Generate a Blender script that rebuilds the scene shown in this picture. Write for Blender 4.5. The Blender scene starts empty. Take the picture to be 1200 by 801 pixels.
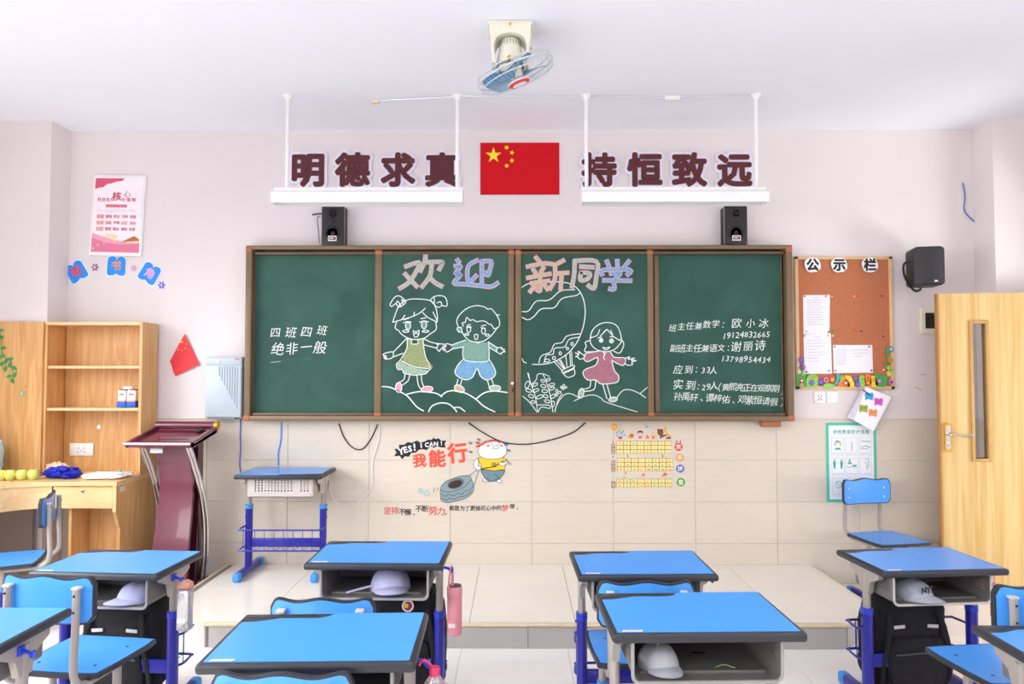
import bpy, bmesh, math, random
from mathutils import Vector, Matrix, noise
random.seed(7)
S = bpy.context.scene
COL = bpy.context.collection
R = math.radians

# ---------------------------------------------------------------- camera
FPX = 830.0
PITCH = math.atan(30.5 / FPX)
YAW = math.atan(5.0 / FPX)
EYE = 1.58
cam_d = bpy.data.cameras.new('camera')
cam_d.sensor_fit = 'HORIZONTAL'; cam_d.sensor_width = 36.0
cam_d.lens = FPX / 1200.0 * 36.0
cam_d.clip_start = 0.05
cam = bpy.data.objects.new('camera', cam_d); COL.objects.link(cam)
cam.location = (0, 0, EYE)
cam.rotation_euler = (math.pi / 2 + PITCH, 0, YAW)
S.camera = cam
CM = Matrix.Rotation(YAW, 3, 'Z') @ Matrix.Rotation(math.pi / 2 + PITCH, 3, 'X')

def ray(px, py):
    return CM @ Vector(((px - 600) / FPX, -(py - 400.5) / FPX, -1.0))
def P(px, py, d):
    """world (x, z) of what the photograph shows at px,py on the upright plane y = d"""
    v = ray(px, py); t = d / v.y
    return (v.x * t, EYE + v.z * t)

# ---------------------------------------------------------------- world, light, exposure
S.view_settings.view_transform = 'Standard'
S.view_settings.look = 'None'
S.view_settings.exposure = -0.78
S.view_settings.gamma = 1.0
W = bpy.data.worlds.new('world'); S.world = W; W.use_nodes = True
wn = W.node_tree; bg = wn.nodes['Background']
bg.inputs[0].default_value = (0.80, 0.88, 1.0, 1); bg.inputs[1].default_value = 2.6
try:
    S.cycles.max_bounces = 10; S.cycles.diffuse_bounces = 6; S.cycles.use_denoising = True
except Exception: pass

def area(name, loc, aim, sx, sy, power, color=(1, 1, 1)):
    l = bpy.data.lights.new(name, 'AREA'); l.shape = 'RECTANGLE'; l.size = sx; l.size_y = sy
    l.energy = power; l.color = color
    o = bpy.data.objects.new(name, l); COL.objects.link(o); o.location = loc
    o.rotation_euler = (Vector(aim) - Vector(loc)).to_track_quat('-Z', 'Y').to_euler()
    return o
# daylight through the windows of the left wall (three openings) and of the corridor side
for yy, pw in ((-1.9, 150), (0.6, 140), (3.1, 115)):
    area('window_daylight', (-4.05, yy, 1.85), (-2.2, yy + 0.3, 0.0), 1.9, 1.7, pw * 1.15, (0.97, 0.98, 1.0)).data.spread = R(140)
for yy in (-1.9, 0.6):
    area('window_daylight', (4.05, yy, 1.95), (0, yy + 0.8, 0.9), 1.9, 1.5, 34, (1.0, 0.97, 0.93))
area('corridor_daylight', (5.3, 3.3, 0.9), (3.6, 5.0, 2.6), 1.2, 0.8, 95, (1.0, 0.98, 0.95))

# ---------------------------------------------------------------- materials
def lin(h):
    if isinstance(h, str):
        c = [int(h[i:i + 2], 16) / 255 for i in (0, 2, 4)]
    else: c = h
    return tuple(x / 12.92 if x <= 0.04045 else ((x + 0.055) / 1.055) ** 2.4 for x in c) + (1.0,)
MATS = {}
def mat(name, col, rough=0.5, metal=0.0, noise_amt=0.0, scale=8.0, col2=None, stretch=(1, 1, 1), bump=0.0,
        emit=0.0, spec=0.5, coat=0.0, trans=0.0, detail=4.0, lo=0.35, hi=0.65, distortion=0.0):
    if name in MATS: return MATS[name]
    m = bpy.data.materials.new(name); m.use_nodes = True; MATS[name] = m
    nt = m.node_tree; b = nt.nodes['Principled BSDF']
    c1 = lin(col)
    b.inputs['Base Color'].default_value = c1
    b.inputs['Roughness'].default_value = rough; b.inputs['Metallic'].default_value = metal
    b.inputs['Specular IOR Level'].default_value = spec
    b.inputs['Coat Weight'].default_value = coat
    b.inputs['Transmission Weight'].default_value = trans
    if emit: b.inputs['Emission Color'].default_value = c1; b.inputs['Emission Strength'].default_value = emit
    c2 = lin(col2) if col2 else tuple(x * (1 - noise_amt) for x in c1[:3]) + (1,)
    tc = nt.nodes.new('ShaderNodeTexCoord'); mp = nt.nodes.new('ShaderNodeMapping')
    mp.inputs['Scale'].default_value = stretch
    nz = nt.nodes.new('ShaderNodeTexNoise'); nz.inputs['Scale'].default_value = scale
    nz.inputs['Detail'].default_value = detail; nz.inputs['Distortion'].default_value = distortion
    nt.links.new(tc.outputs['Object'], mp.inputs[0]); nt.links.new(mp.outputs[0], nz.inputs['Vector'])
    rp = nt.nodes.new('ShaderNodeValToRGB'); rp.color_ramp.elements[0].position = lo; rp.color_ramp.elements[1].position = hi
    rp.color_ramp.elements[0].color = c1; rp.color_ramp.elements[1].color = c2
    nt.links.new(nz.outputs['Fac'], rp.inputs[0]); nt.links.new(rp.outputs[0], b.inputs['Base Color'])
    if bump:
        bp = nt.nodes.new('ShaderNodeBump'); bp.inputs['Strength'].default_value = bump; bp.inputs['Distance'].default_value = 0.01
        nt.links.new(nz.outputs['Fac'], bp.inputs['Height']); nt.links.new(bp.outputs[0], b.inputs['Normal'])
    return m

paint = mat('wall_paint', 'E7DFDE', 0.75, noise_amt=0.03, scale=1.2, spec=0.25)
ceil_m = mat('ceiling_paint', 'F4F5FB', 0.85, noise_amt=0.02, scale=1.0, spec=0.2)
tile_w = mat('wall_tile_glaze', 'DDD3C4', 0.18, scale=5, stretch=(1, 1, 9), spec=0.45, col2='D6CBBA', lo=.2, hi=.8)
tile_f = mat('floor_tile_glaze', 'F3EFEA', 0.14, noise_amt=0.04, scale=3, spec=0.5)
tile_p = mat('platform_tile_glaze', 'ECE6DB', 0.16, noise_amt=0.05, scale=3, spec=0.5)
riser_m = mat('riser_tile_glaze', 'B9B5B2', 0.25, noise_amt=0.05, scale=6)
grout = mat('tile_joint', '8F877C', 0.9, noise_amt=0.1)
grout_l = mat('light_tile_joint', 'F2EEE8', 0.9, noise_amt=0.04)
nosing = mat('platform_nosing', 'E6D3AE', 0.3, noise_amt=0.1, scale=20)
oak = mat('oak_laminate', 'CE9859', 0.42, scale=2.2, stretch=(9, 9, 0.7), col2='DCAE75', distortion=1.6, detail=6, lo=0.4, hi=0.62)
oak_h = mat('oak_laminate_top', 'DDB67D', 0.35, scale=2.2, stretch=(1, 9, 9), col2='E8C692', distortion=1.0)
ash = mat('ash_door_veneer', 'CFA663', 0.4, scale=2.0, stretch=(14, 14, 0.45), col2='DFC083', distortion=0.8, detail=8, lo=0.35, hi=0.62)
ash_e = mat('ash_door_edging', 'C08A50', 0.45, noise_amt=0.15, scale=20)
board_g = mat('chalkboard_green', '2B5145', 0.45, scale=2.4, col2='3B6457', detail=8, lo=0.42, hi=0.78, distortion=0.6, spec=0.22)
alu = mat('bronze_aluminium', '7E694D', 0.42, metal=0.2, noise_amt=0.12, scale=6, stretch=(1, 1, 1))
alu_d = mat('bronze_aluminium_side', '65523C', 0.4, metal=0.3, noise_amt=0.1)
alu_k = mat('dark_board_recess', '2A1B15', 0.6, noise_amt=0.2)
corner_m = mat('orange_brown_corner', 'B0683F', 0.45, noise_amt=0.1)
chalk = mat('white_chalk', 'EDF2EC', 0.95, scale=160, col2='B4C9BF', spec=0.1, lo=0.45, hi=0.8)
chalk_pink = mat('pink_chalk', 'E9AFC0', 0.95, scale=150, col2='D092A6', spec=0.1)
chalk_rose = mat('rose_chalk', 'B87A8A', 0.95, scale=120, col2='966775', spec=0.1)
chalk_blue = mat('blue_chalk', '86B3D8', 0.95, scale=130, col2='6C9CBF', spec=0.1)
chalk_sage = mat('sage_chalk', 'B4C8B3', 0.95, scale=130, col2='90AC97', spec=0.1)
chalk_tan = mat('tan_chalk', 'CDBE9C', 0.95, scale=130, col2='B3AA88', spec=0.1)
chalk_olive = mat('olive_chalk', 'A3AC7C', 0.95, scale=120, col2='86986B', spec=0.1)
chalk_teal = mat('teal_chalk', '86AFA2', 0.95, scale=140, col2='5F9283', spec=0.1, stretch=(3, 1, .4))
smear_m = mat('chalk_smear', '4C7568', 0.9, scale=9, col2='3B6457', spec=0.1, detail=8, lo=0.42, hi=0.6)
desk_blue = mat('desk_blue_laminate', '4B9DF3', 0.27, noise_amt=0.04, scale=5, spec=0.45)
desk_trim = mat('dark_plastic_edging', '2B2C33', 0.42, noise_amt=0.06, scale=30)
grey_pl = mat('grey_plastic', '706C6A', 0.5, noise_amt=0.06, scale=12)
grey_pl_l = mat('pale_grey_plastic', 'C6BFB9', 0.5, noise_amt=0.05, scale=12)
grey_met = mat('grey_painted_steel', 'A9A19A', 0.4, metal=0.2, noise_amt=0.05)
chrome = mat('chrome', 'DAD6D2', 0.16, metal=1.0, noise_amt=0.03)
blue_met = mat('royal_blue_steel', '20219C', 0.35, noise_amt=0.06, coat=0.2)
blue_cap = mat('sky_blue_plastic', '3E96E0', 0.4, noise_amt=0.05)
blue_hook = mat('deep_blue_plastic', '2340C8', 0.35, noise_amt=0.05)
black_pl = mat('black_plastic', '1D1B1E', 0.45, noise_amt=0.15, scale=40)
black_fab = mat('black_fabric', '14141A', 0.85, noise_amt=0.4, scale=30, bump=0.4)
refl = mat('grey_reflective_strip', 'C2C5C6', 0.5, noise_amt=0.05)
white_pl = mat('white_plastic', 'F1F0EE', 0.4, noise_amt=0.02)
white_met = mat('white_enamel', 'F1F1EE', 0.35, noise_amt=0.02)
cream_pl = mat('aged_cream_plastic', 'E9E6D3', 0.4, noise_amt=0.05, scale=10)
maroon = mat('maroon_foam', '5A1C22', 0.6, noise_amt=0.06)
lilac = mat('lilac_white_foam', 'F1ECFA', 0.6, noise_amt=0.02)
flag_red = mat('flag_red', 'CF1420', 0.7, noise_amt=0.05, scale=4, spec=0.15)
star_y = mat('star_yellow', 'FBE03A', 0.55, noise_amt=0.03)
lect_m = mat('maroon_lacquer', '6B1D37', 0.22, noise_amt=0.1, scale=3, coat=0.5)
lect_d = mat('dark_maroon_lacquer', '451226', 0.25, noise_amt=0.1, coat=0.4)
brass = mat('brass_cap', 'E0B030', 0.25, metal=0.8, noise_amt=0.05)
cork = mat('orange_cork', 'C0754F', 0.85, noise_amt=0.14, scale=60, detail=6)
pine = mat('pine_frame', 'E6C190', 0.5, noise_amt=0.12, scale=8, stretch=(1, 1, 1))
paper = mat('white_paper', 'F3F1F6', 0.7, noise_amt=0.02)
paper_g = mat('grey_print', 'A9A6B2', 0.8, noise_amt=0.05)
ink = mat('black_print', '17171B', 0.6, noise_amt=0.05)
box_g = mat('pale_grey_blue_enamel', 'B9C7CF', 0.35, noise_amt=0.04, scale=5)
box_gd = mat('grey_blue_enamel_groove', '98A7B0', 0.4, noise_amt=0.04)
glass = mat('clear_glass', 'F2F6F6', 0.03, trans=1.0, noise_amt=0.0)
clear_pl = mat('clear_plastic', 'F3F4F6', 0.12, trans=0.75, noise_amt=0.0)
fan_blue = mat('translucent_blue_blade', '5D9CC4', 0.3, noise_amt=0.06, coat=0.3)
wire_m = mat('pale_grey_wire', 'D8DCE0', 0.3, metal=0.5, noise_amt=0.02)
def cm(h, rough=0.55):
    return mat('colour_' + h, h, rough, noise_amt=0.04, scale=20)
RED = cm('E5472F'); CRIM = cm('DE5578'); ORG = cm('F0823A'); YEL = cm('F4D023'); GRN = cm('3FA845'); LIM = cm('8FD25A')
BLU = cm('2E6BD8'); SKY = cm('1F94F0'); PUR = cm('8A54C8'); PNK = cm('F29AC4'); TEAL = cm('4CC6A8'); TEALD = cm('3DAF95')
GREY = cm('8A9EA4'); BRN = cm('8F4A25'); SKIN = cm('F4D9B8'); AQU = cm('9CCFD8'); WHT = cm('F4F4F4'); NAV = cm('263C8C')
apple_m = mat('green_apple_skin', 'C7D568', 0.35, scale=3, col2='DCD878', lo=.3, hi=.7)
bag_blue = mat('royal_blue_fabric', '1B2FC0', 0.5, noise_amt=0.2, scale=14)
pink_b = mat('pink_bottle_enamel', 'E08F97', 0.3, noise_amt=0.06, coat=0.3)
mag_m = mat('magenta_drink', 'D42C62', 0.25, noise_amt=0.05)
flesh = mat('peach_plastic', 'D79A84', 0.45, noise_amt=0.1)
cap_lil = mat('lilac_cotton', 'C3C4E6', 0.85, noise_amt=0.06, scale=20)
cap_gry = mat('grey_cotton', 'AEB2BC', 0.85, noise_amt=0.08, scale=20)
cap_wht = mat('white_cotton', 'E2E2EA', 0.85, noise_amt=0.06, scale=20)
leaf_m = mat('leaf_green', '2FA052', 0.5, noise_amt=0.2, scale=14)

# ---------------------------------------------------------------- mesh builder
class MB:
    def __init__(s): s.v = []; s.f = []; s.m = []; s.mats = []
    def mi(s, m):
        if m not in s.mats: s.mats.append(m)
        return s.mats.index(m)
    def add(s, vs, fs, m):
        k = len(s.v); i = s.mi(m)
        s.v += [tuple(v) for v in vs]
        for f in fs: s.f.append(tuple(k + j for j in f)); s.m.append(i)
    def box(s, c, d, m, bev=0.0, seg=2, rot=None):
        bm = bmesh.new(); bmesh.ops.create_cube(bm, size=1)
        for v in bm.verts: v.co = Vector((v.co.x * d[0], v.co.y * d[1], v.co.z * d[2]))
        if bev: bmesh.ops.bevel(bm, geom=bm.edges[:], offset=bev, segments=seg, profile=0.5, affect='EDGES')
        bm.verts.index_update()
        vs = [(rot @ v.co if rot else v.co) + Vector(c) for v in bm.verts]
        s.add(vs, [[v.index for v in f.verts] for f in bm.faces], m); bm.free()
    def prism(s, poly, a, b, m, axis='Y', mside=None):
        """polygon extruded from a to b; axis Y: poly is (x,z); Z: (x,y); X: (y,z)"""
        def q(p, t):
            return (p[0], t, p[1]) if axis == 'Y' else (p[0], p[1], t) if axis == 'Z' else (t, p[0], p[1])
        n = len(poly)
        ar = sum(poly[i][0] * poly[(i + 1) % n][1] - poly[(i + 1) % n][0] * poly[i][1] for i in range(n))
        if ar < 0: poly = poly[::-1]
        vs = [q(p, a) for p in poly] + [q(p, b) for p in poly]
        flip = (axis == 'Y') ^ (b < a)
        f0 = list(range(n))[::-1]; f1 = list(range(n, 2 * n))
        side = [(i, (i + 1) % n, n + (i + 1) % n, n + i) for i in range(n)]
        if flip: f0 = f0[::-1]; f1 = f1[::-1]; side = [x[::-1] for x in side]
        s.add(vs, [f0, f1], m); 
        k = len(s.v) - 2 * n; i2 = s.mi(mside or m)
        for x in side: s.f.append(tuple(k + j for j in x)); s.m.append(i2)
    def tube(s, pts, r, m, n=8, closed=False, flat=None):
        pts = [Vector(p) for p in pts]
        if len(pts) < 2: return
        N = len(pts); tg = []
        for i in range(N):
            a = pts[(i - 1) % N] if (closed or i) else pts[i]; b = pts[(i + 1) % N] if (closed or i < N - 1) else pts[i]
            t = (b - a); tg.append(t.normalized() if t.length > 1e-9 else Vector((0, 0, 1)))
        up = Vector((0, 0, 1)) if abs(tg[0].z) < 0.9 else Vector((0, 1, 0))
        u = tg[0].cross(up).normalized(); vs = []; fs = []
        for i in range(N):
            if i:
                u = (u - tg[i] * u.dot(tg[i]))
                u = u.normalized() if u.length > 1e-6 else tg[i].orthogonal().normalized()
            w = tg[i].cross(u); rr = r[i] if isinstance(r, (list, tuple)) else r
            fl = flat or 1.0
            for k in range(n):
                a = 2 * math.pi * k / n
                vs.append(pts[i] + u * math.cos(a) * rr + w * math.sin(a) * rr * fl)
        for i in range(N if closed else N - 1):
            j = (i + 1) % N
            for k in range(n):
                k2 = (k + 1) % n
                fs.append((i * n + k, i * n + k2, j * n + k2, j * n + k))
        if not closed: fs.append(tuple(range(n))[::-1]); fs.append(tuple((N - 1) * n + k for k in range(n)))
        s.add(vs, [f[::-1] for f in fs], m)
    def lathe(s, prof, m, c=(0, 0, 0), n=24, rot=None):
        vs = []; fs = []; L = len(prof)
        for (r, z) in prof:
            for k in range(n):
                a = 2 * math.pi * k / n; p = Vector((r * math.cos(a), r * math.sin(a), z))
                vs.append((rot @ p if rot else p) + Vector(c))
        for i in range(L - 1):
            for k in range(n):
                k2 = (k + 1) % n; fs.append((i * n + k, i * n + k2, (i + 1) * n + k2, (i + 1) * n + k))
        fs.append(tuple(range(n))[::-1]); fs.append(tuple((L - 1) * n + k for k in range(n)))
        s.add(vs, fs, m)
    def blob(s, c, d, m, e=1.0, nz=0.0, ns=4.0, nu=28, nv=16, seed=0, zmin=None):
        """super-ellipsoid with noise; e < 1 squarer"""
        vs = []; fs = []
        sg = lambda x: math.copysign(abs(x) ** e, x)
        for i in range(nv + 1):
            th = math.pi * i / nv - math.pi / 2
            for k in range(nu):
                ph = 2 * math.pi * k / nu
                p = Vector((sg(math.cos(th)) * sg(math.cos(ph)), sg(math.cos(th)) * sg(math.sin(ph)), sg(math.sin(th))))
                q = 1 + nz * noise.noise(p * ns + Vector((seed, seed * 2, 0)))
                v = Vector((p.x * d[0] / 2 * q, p.y * d[1] / 2 * q, p.z * d[2] / 2 * q))
                if zmin is not None: v.z = max(v.z, zmin)
                vs.append(v + Vector(c))
        for i in range(nv):
            for k in range(nu):
                k2 = (k + 1) % nu; fs.append((i * nu + k, i * nu + k2, (i + 1) * nu + k2, (i + 1) * nu + k))
        s.add(vs, fs, m)
    def ribbon(s, pts, w, y, m):
        """flat stroke in the XZ plane at depth y, facing -Y"""
        N = len(pts)
        if N < 2: return
        vs = []; fs = []
        for i in range(N):
            a = pts[max(i - 1, 0)]; b = pts[min(i + 1, N - 1)]
            dx, dz = b[0] - a[0], b[1] - a[1]; L = math.hypot(dx, dz) or 1
            nx, nz_ = -dz / L * w / 2, dx / L * w / 2
            e0 = 0
            px, pz = pts[i]
            if i == 0: px -= dx / L * w * .3; pz -= dz / L * w * .3
            if i == N - 1: px += dx / L * w * .3; pz += dz / L * w * .3
            vs += [(px + nx, y, pz + nz_), (px - nx, y, pz - nz_)]
        for i in range(N - 1): fs.append((2 * i, 2 * i + 1, 2 * i + 3, 2 * i + 2))
        s.add(vs, fs, m)
    def mesh(s, name, smooth=True, angle=35):
        me = bpy.data.meshes.new(name); me.from_pydata(s.v, [], s.f)
        for m in s.mats: me.materials.append(m)
        me.polygons.foreach_set('material_index', s.m)
        me.update()
        if smooth and len(me.polygons):
            me.shade_smooth()
            try: me.set_sharp_from_angle(angle=R(angle))
            except Exception: pass
        return me
    def build(s, name, parent=None, loc=None, rot=None, smooth=True, angle=35):
        o = bpy.data.objects.new(name, s.mesh(name, smooth, angle)); COL.objects.link(o)
        if parent: o.parent = parent
        if loc: o.location = loc
        if rot: o.rotation_euler = rot
        return o

def tag(o, label, cat, group=None):
    o['label'] = label; o['category'] = cat
    if group: o['group'] = group
    return o
def thing(name, label, cat, loc=(0, 0, 0), rz=0.0, group=None):
    o = bpy.data.objects.new(name, None); COL.objects.link(o); o.empty_display_size = .1
    o.location = loc; o.rotation_euler = (0, 0, rz)
    return tag(o, label, cat, group)
def struct(o): o['kind'] = 'structure'; return o
def children(o): return [c for c in COL.objects if c.parent == o]
def dup(o, parent=None):
    c = o.copy(); COL.objects.link(c); c.parent = parent
    for ch in children(o): dup(ch, c)
    return c
def one(mb, name, label, cat, group=None, loc=None, rot=None, **k):
    return tag(mb.build(name, None, loc, rot, **k), label, cat, group)
def cr(pts, n=5, closed=False):
    """catmull-rom smoothing of any-dimension points"""
    if len(pts) < 3: return [tuple(p) for p in pts]
    out = []; N = len(pts)
    rng = range(N if closed else N - 1)
    for i in rng:
        g = lambda j: pts[j % N] if closed else pts[min(max(j, 0), N - 1)]
        p0, p1, p2, p3 = g(i - 1), g(i), g(i + 1), g(i + 2)
        for k in range(n):
            t = k / n
            out.append(tuple(0.5 * (2 * b + (c - a) * t + (2 * a - 5 * b + 4 * c - d) * t * t + (3 * b - a - 3 * c + d) * t ** 3)
                             for a, b, c, d in zip(p0, p1, p2, p3)))
    if not closed: out.append(tuple(pts[-1]))
    return out
def rrect(x0, z0, x1, z1, r, n=4):
    o = []
    for cx, cz, a0 in ((x1 - r, z1 - r, 0), (x0 + r, z1 - r, 90), (x0 + r, z0 + r, 180), (x1 - r, z0 + r, 270)):
        for k in range(n + 1):
            a = R(a0 + 90 * k / n); o.append((cx + r * math.cos(a), cz + r * math.sin(a)))
    return o
def circ(cx, cz, r, n=20, rz=None, rot=0):
    rz = rz or r; c, s_ = math.cos(rot), math.sin(rot)
    return [(cx + r * math.cos(2 * math.pi * k / n) * c - rz * math.sin(2 * math.pi * k / n) * s_,
             cz + r * math.cos(2 * math.pi * k / n) * s_ + rz * math.sin(2 * math.pi * k / n) * c) for k in range(n)]
def star(cx, cz, r, rot=0, n=5, inner=.382):
    o = []
    for k in range(2 * n):
        a = math.pi / 2 + rot + math.pi * k / n; q = r if k % 2 == 0 else r * inner
        o.append((cx + q * math.cos(a), cz + q * math.sin(a)))
    return o

# glyphs from Blender's built-in font
_fc = bpy.data.curves.new('glyph', 'FONT'); _fo = bpy.data.objects.new('glyph', _fc); COL.objects.link(_fo)
_gl = {}
def glyph(ch, off=0.0, ext=0.0, res=2):
    k = (ch, off, ext, res)
    if k not in _gl:
        _fc.body = ch; _fc.offset = off; _fc.extrude = ext; _fc.resolution_u = res
        dg = bpy.context.evaluated_depsgraph_get(); dg.update()
        me = bpy.data.meshes.new_from_object(_fo.evaluated_get(dg))
        vs = [tuple(v.co) for v in me.vertices]; fs = [tuple(p.vertices) for p in me.polygons]
        bpy.data.meshes.remove(me)
        _gl[k] = (vs, fs)
    return _gl[k]
def put_glyph(mb, ch, cx, cz, size, y, m, off=0.0, ext=0.0, rot=0.0, shear=0.0, sx=1.0):
    """glyph centred on (cx, cz) on an upright plane at depth y facing -Y; size = height of a full Chinese character"""
    if off > 0.0:
        n_ = 8 if off < .05 else 14
        rings = [(off, n_)] + ([(off * .65, 9), (off * .3, 6)] if off > .05 else [])
        i_ = 0
        for (r_, n_) in rings:
            for k_ in range(n_):
                a_ = 2 * math.pi * k_ / n_ + .2; i_ += 1
                put_glyph(mb, ch, cx + r_ * size * math.cos(a_), cz + r_ * size * math.sin(a_), size, y - .00004 * i_, m, 0.0, ext, rot, shear, sx)
        return
    vs, fs = glyph(ch, 0.0, ext / size if size else 0)
    if not vs: return
    gx = [v[0] for v in vs]; w = (min(gx) + max(gx)) / 2
    c, s_ = math.cos(rot), math.sin(rot); out = []
    for x, z, d in vs:
        X = (x - w) * sx * size; Z = (z - 0.36) * size; X += shear * Z
        out.append((cx + X * c - Z * s_, y - d * size, cz + X * s_ + Z * c))
    mb.add(out, fs, m)
def put_line(mb, text, x0, x1, z0, z1, size, y, m, off=0.0, jit=0.0, shear=0.0, adv=None):
    """characters spread evenly from x0 to x1"""
    n = len(text)
    for i, ch in enumerate(text):
        if ch == ' ': continue
        t = i / (n - 1) if n > 1 else 0.5
        put_glyph(mb, ch, x0 + (x1 - x0) * t, z0 + (z1 - z0) * t + random.uniform(-1, 1) * jit * size, size * (1 + random.uniform(-1, 1) * jit),
                  y, m, off, rot=random.uniform(-1, 1) * jit, shear=shear)

# ================================================================= SETTING
YW = 5.28; ZC = 3.37; XL = -3.85; XR = 3.85; YB = -3.2
FLOOR_T = 0.012
# floor: base slab with tile pieces on it
mb = MB(); mb.box(((XL + XR) / 2 + .8, (YW + YB) / 2, -0.06 - FLOOR_T), (XR - XL + 2.4, YW - YB + .3, 0.12), grout)
floor = struct(mb.build('floor'))
ft = MB(); ft.box((0, 0, 0), (0.5985, 0.5985, FLOOR_T), tile_f, 0.001, 1); ftm = ft.mesh('tile')
nx0 = 0.29
for j in range(15):
    yc = 3.643 + 0.3 + 0.6 * 2 - 0.6 * j
    if yc < YB + .2 or yc > YW: continue
    for i in range(-7, 7):
        xc = nx0 + 0.3 + 0.6 * i
        if xc < XL - .2 or xc > XR + .1: continue
        o = bpy.data.objects.new('tile', ftm); COL.objects.link(o); o.parent = floor
        o.location = (xc, yc, -FLOOR_T / 2)
# ceiling
mb = MB(); mb.box((0, (YW + YB) / 2, ZC + 0.06), (XR - XL + .3, YW - YB + .3, 0.12), ceil_m)
struct(mb.build('ceiling'))
# front wall with tile wainscot
mb = MB(); mb.box((0, YW + 0.08, ZC / 2), (XR - XL + .3, 0.16, ZC), paint)
wf = struct(mb.build('wall_front'))
mb = MB(); mb.box((0, YW - 0.002, 0.6), (6.8, 0.004, 1.2), grout_l); mb.build('tile_bed', wf)
TH = 0.3045; jx = P(337, 600, YW)[0]; topz = 1.204
wtm = {}
for row in range(4):
    z1 = topz - TH * row; z0 = max(topz - TH * (row + 1), 0.0)
    for i in range(-3, 9):
        x0 = jx + 0.603 * i; x1 = x0 + 0.603
        if x0 > 3.42 or x1 < -3.365: continue
        x0 = max(x0, -3.365); x1 = min(x1, 3.42)
        key = (round(x1 - x0, 3), round(z1 - z0, 3))
        if key not in wtm:
            t_ = MB(); t_.box((0, 0, 0), (x1 - x0 - .003, 0.008, z1 - z0 - .003), tile_w, 0.0012, 1); wtm[key] = t_.mesh('tile')
        o = bpy.data.objects.new('tile', wtm[key]); COL.objects.link(o); o.parent = wf
        o.location = ((x0 + x1) / 2, YW - 0.006, (z0 + z1) / 2)
mb = MB(); mb.box((0.03, YW - 0.008, topz + 0.004), (6.78, 0.016, 0.008), cm('E9DFD0')); struct(mb.build('trim_1'))
# pillars
mb = MB(); mb.box(((XL - 3.365) / 2, 5.165, ZC / 2), (-3.365 - XL, 0.23, ZC), paint); p1 = struct(mb.build('pillar'))
mb = MB(); mb.box(((XR + 3.42) / 2, 5.165, ZC / 2), (XR - 3.42, 0.23, ZC), paint)
mb.box((3.42 - .004, 5.165, .6), (.008, .22, 1.2), tile_w); mb.box(((XR + 3.42) / 2, 5.046, .6), (XR - 3.42, .008, 1.2), tile_w)
struct(mb.build('pillar'))
# side walls with openings
def wall_with_openings(name, x, t, ops, y0, y1, m):
    mb = MB(); ys = y0
    for (a, b, z0, z1) in sorted(ops):
        mb.box((x, (ys + a) / 2, ZC / 2), (t, a - ys, ZC), m)
        if z0 > 0: mb.box((x, (a + b) / 2, z0 / 2), (t, b - a, z0), m)
        mb.box((x, (a + b) / 2, (z1 + ZC) / 2), (t, b - a, ZC - z1), m); ys = b
    mb.box((x, (ys + y1) / 2, ZC / 2), (t, y1 - ys, ZC), m)
    return struct(mb.build(name))
LW = [(-2.9, -0.9, .9, 2.8), (-0.4, 1.6, .9, 2.8), (2.1, 4.1, .9, 2.8)]
RW = [(-2.9, -0.9, 1.1, 2.8), (-0.4, 1.6, 1.1, 2.8), (3.85, 4.80, 0.0, 2.62)]
wall_with_openings('wall_left', XL - .08, .16, LW, YB, YW + .1, paint)
wall_with_openings('wall_right', XR + .08, .16, RW, YB, YW + .1, paint)
mb = MB(); mb.box((0, YB - .08, ZC / 2), (XR - XL + .3, .16, ZC), paint); struct(mb.build('wall_back'))
k = 0
for xw, ops in ((XL - .08, LW), (XR + .08, RW[:2])):
    for (a, b, z0, z1) in ops:
        k += 1; mb = MB()
        for yy in (a + .02, (a + b) / 2, b - .02): mb.box((xw, yy, (z0 + z1) / 2), (.05, .04, z1 - z0), white_met)
        for zz in (z0 + .02, z1 - .02): mb.box((xw, (a + b) / 2, zz), (.05, b - a, .04), white_met)
        struct(mb.build('window_%d' % k))
# added fill lamps, unseen, shaped as ceiling tubes over the desks, behind the camera and above the frame
def added_fill_lamp(x, y, z=2.92):
    t = thing('added_fill_lamp', 'added white tube lamp out of view, filling the room with light over the pupil desks', 'lamp', (x, y, z), 0, 'added fill lamps over the desks')
    mb = MB(); mb.box((0, 0, -.03), (1.22, .05, .05), white_met, .01); mb.build('housing', t)
    mb = MB(); mb.tube([(-.58, 0, -.075), (.58, 0, -.075)], .013, mat('fill_tube_glow', 'FFFFFF', .4, emit=3.0), 10); mb.build('tube', t)
    for up, en in ((0, 6), (1, 13)):
        l = bpy.data.lights.new('added_fill_light', 'AREA'); l.shape = 'RECTANGLE'; l.size = 1.2; l.size_y = .12; l.energy = en; l.color = (1, .99, .98)
        lo = bpy.data.objects.new('added_fill_light', l); COL.objects.link(lo); lo.parent = t; lo.location = (0, 0, -.1 + .12 * up); lo.rotation_euler = (math.pi * up, 0, 0)
    mb = MB()
    for q in (-.4, .4): mb.tube([(q, 0, .0), (q, 0, ZC - z)], .008, white_met, 8)
    mb.build('hanger', t)
for x in (-2.2, 0, 2.2):
    for y in (-.8, 2.0): added_fill_lamp(x, y)

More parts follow.
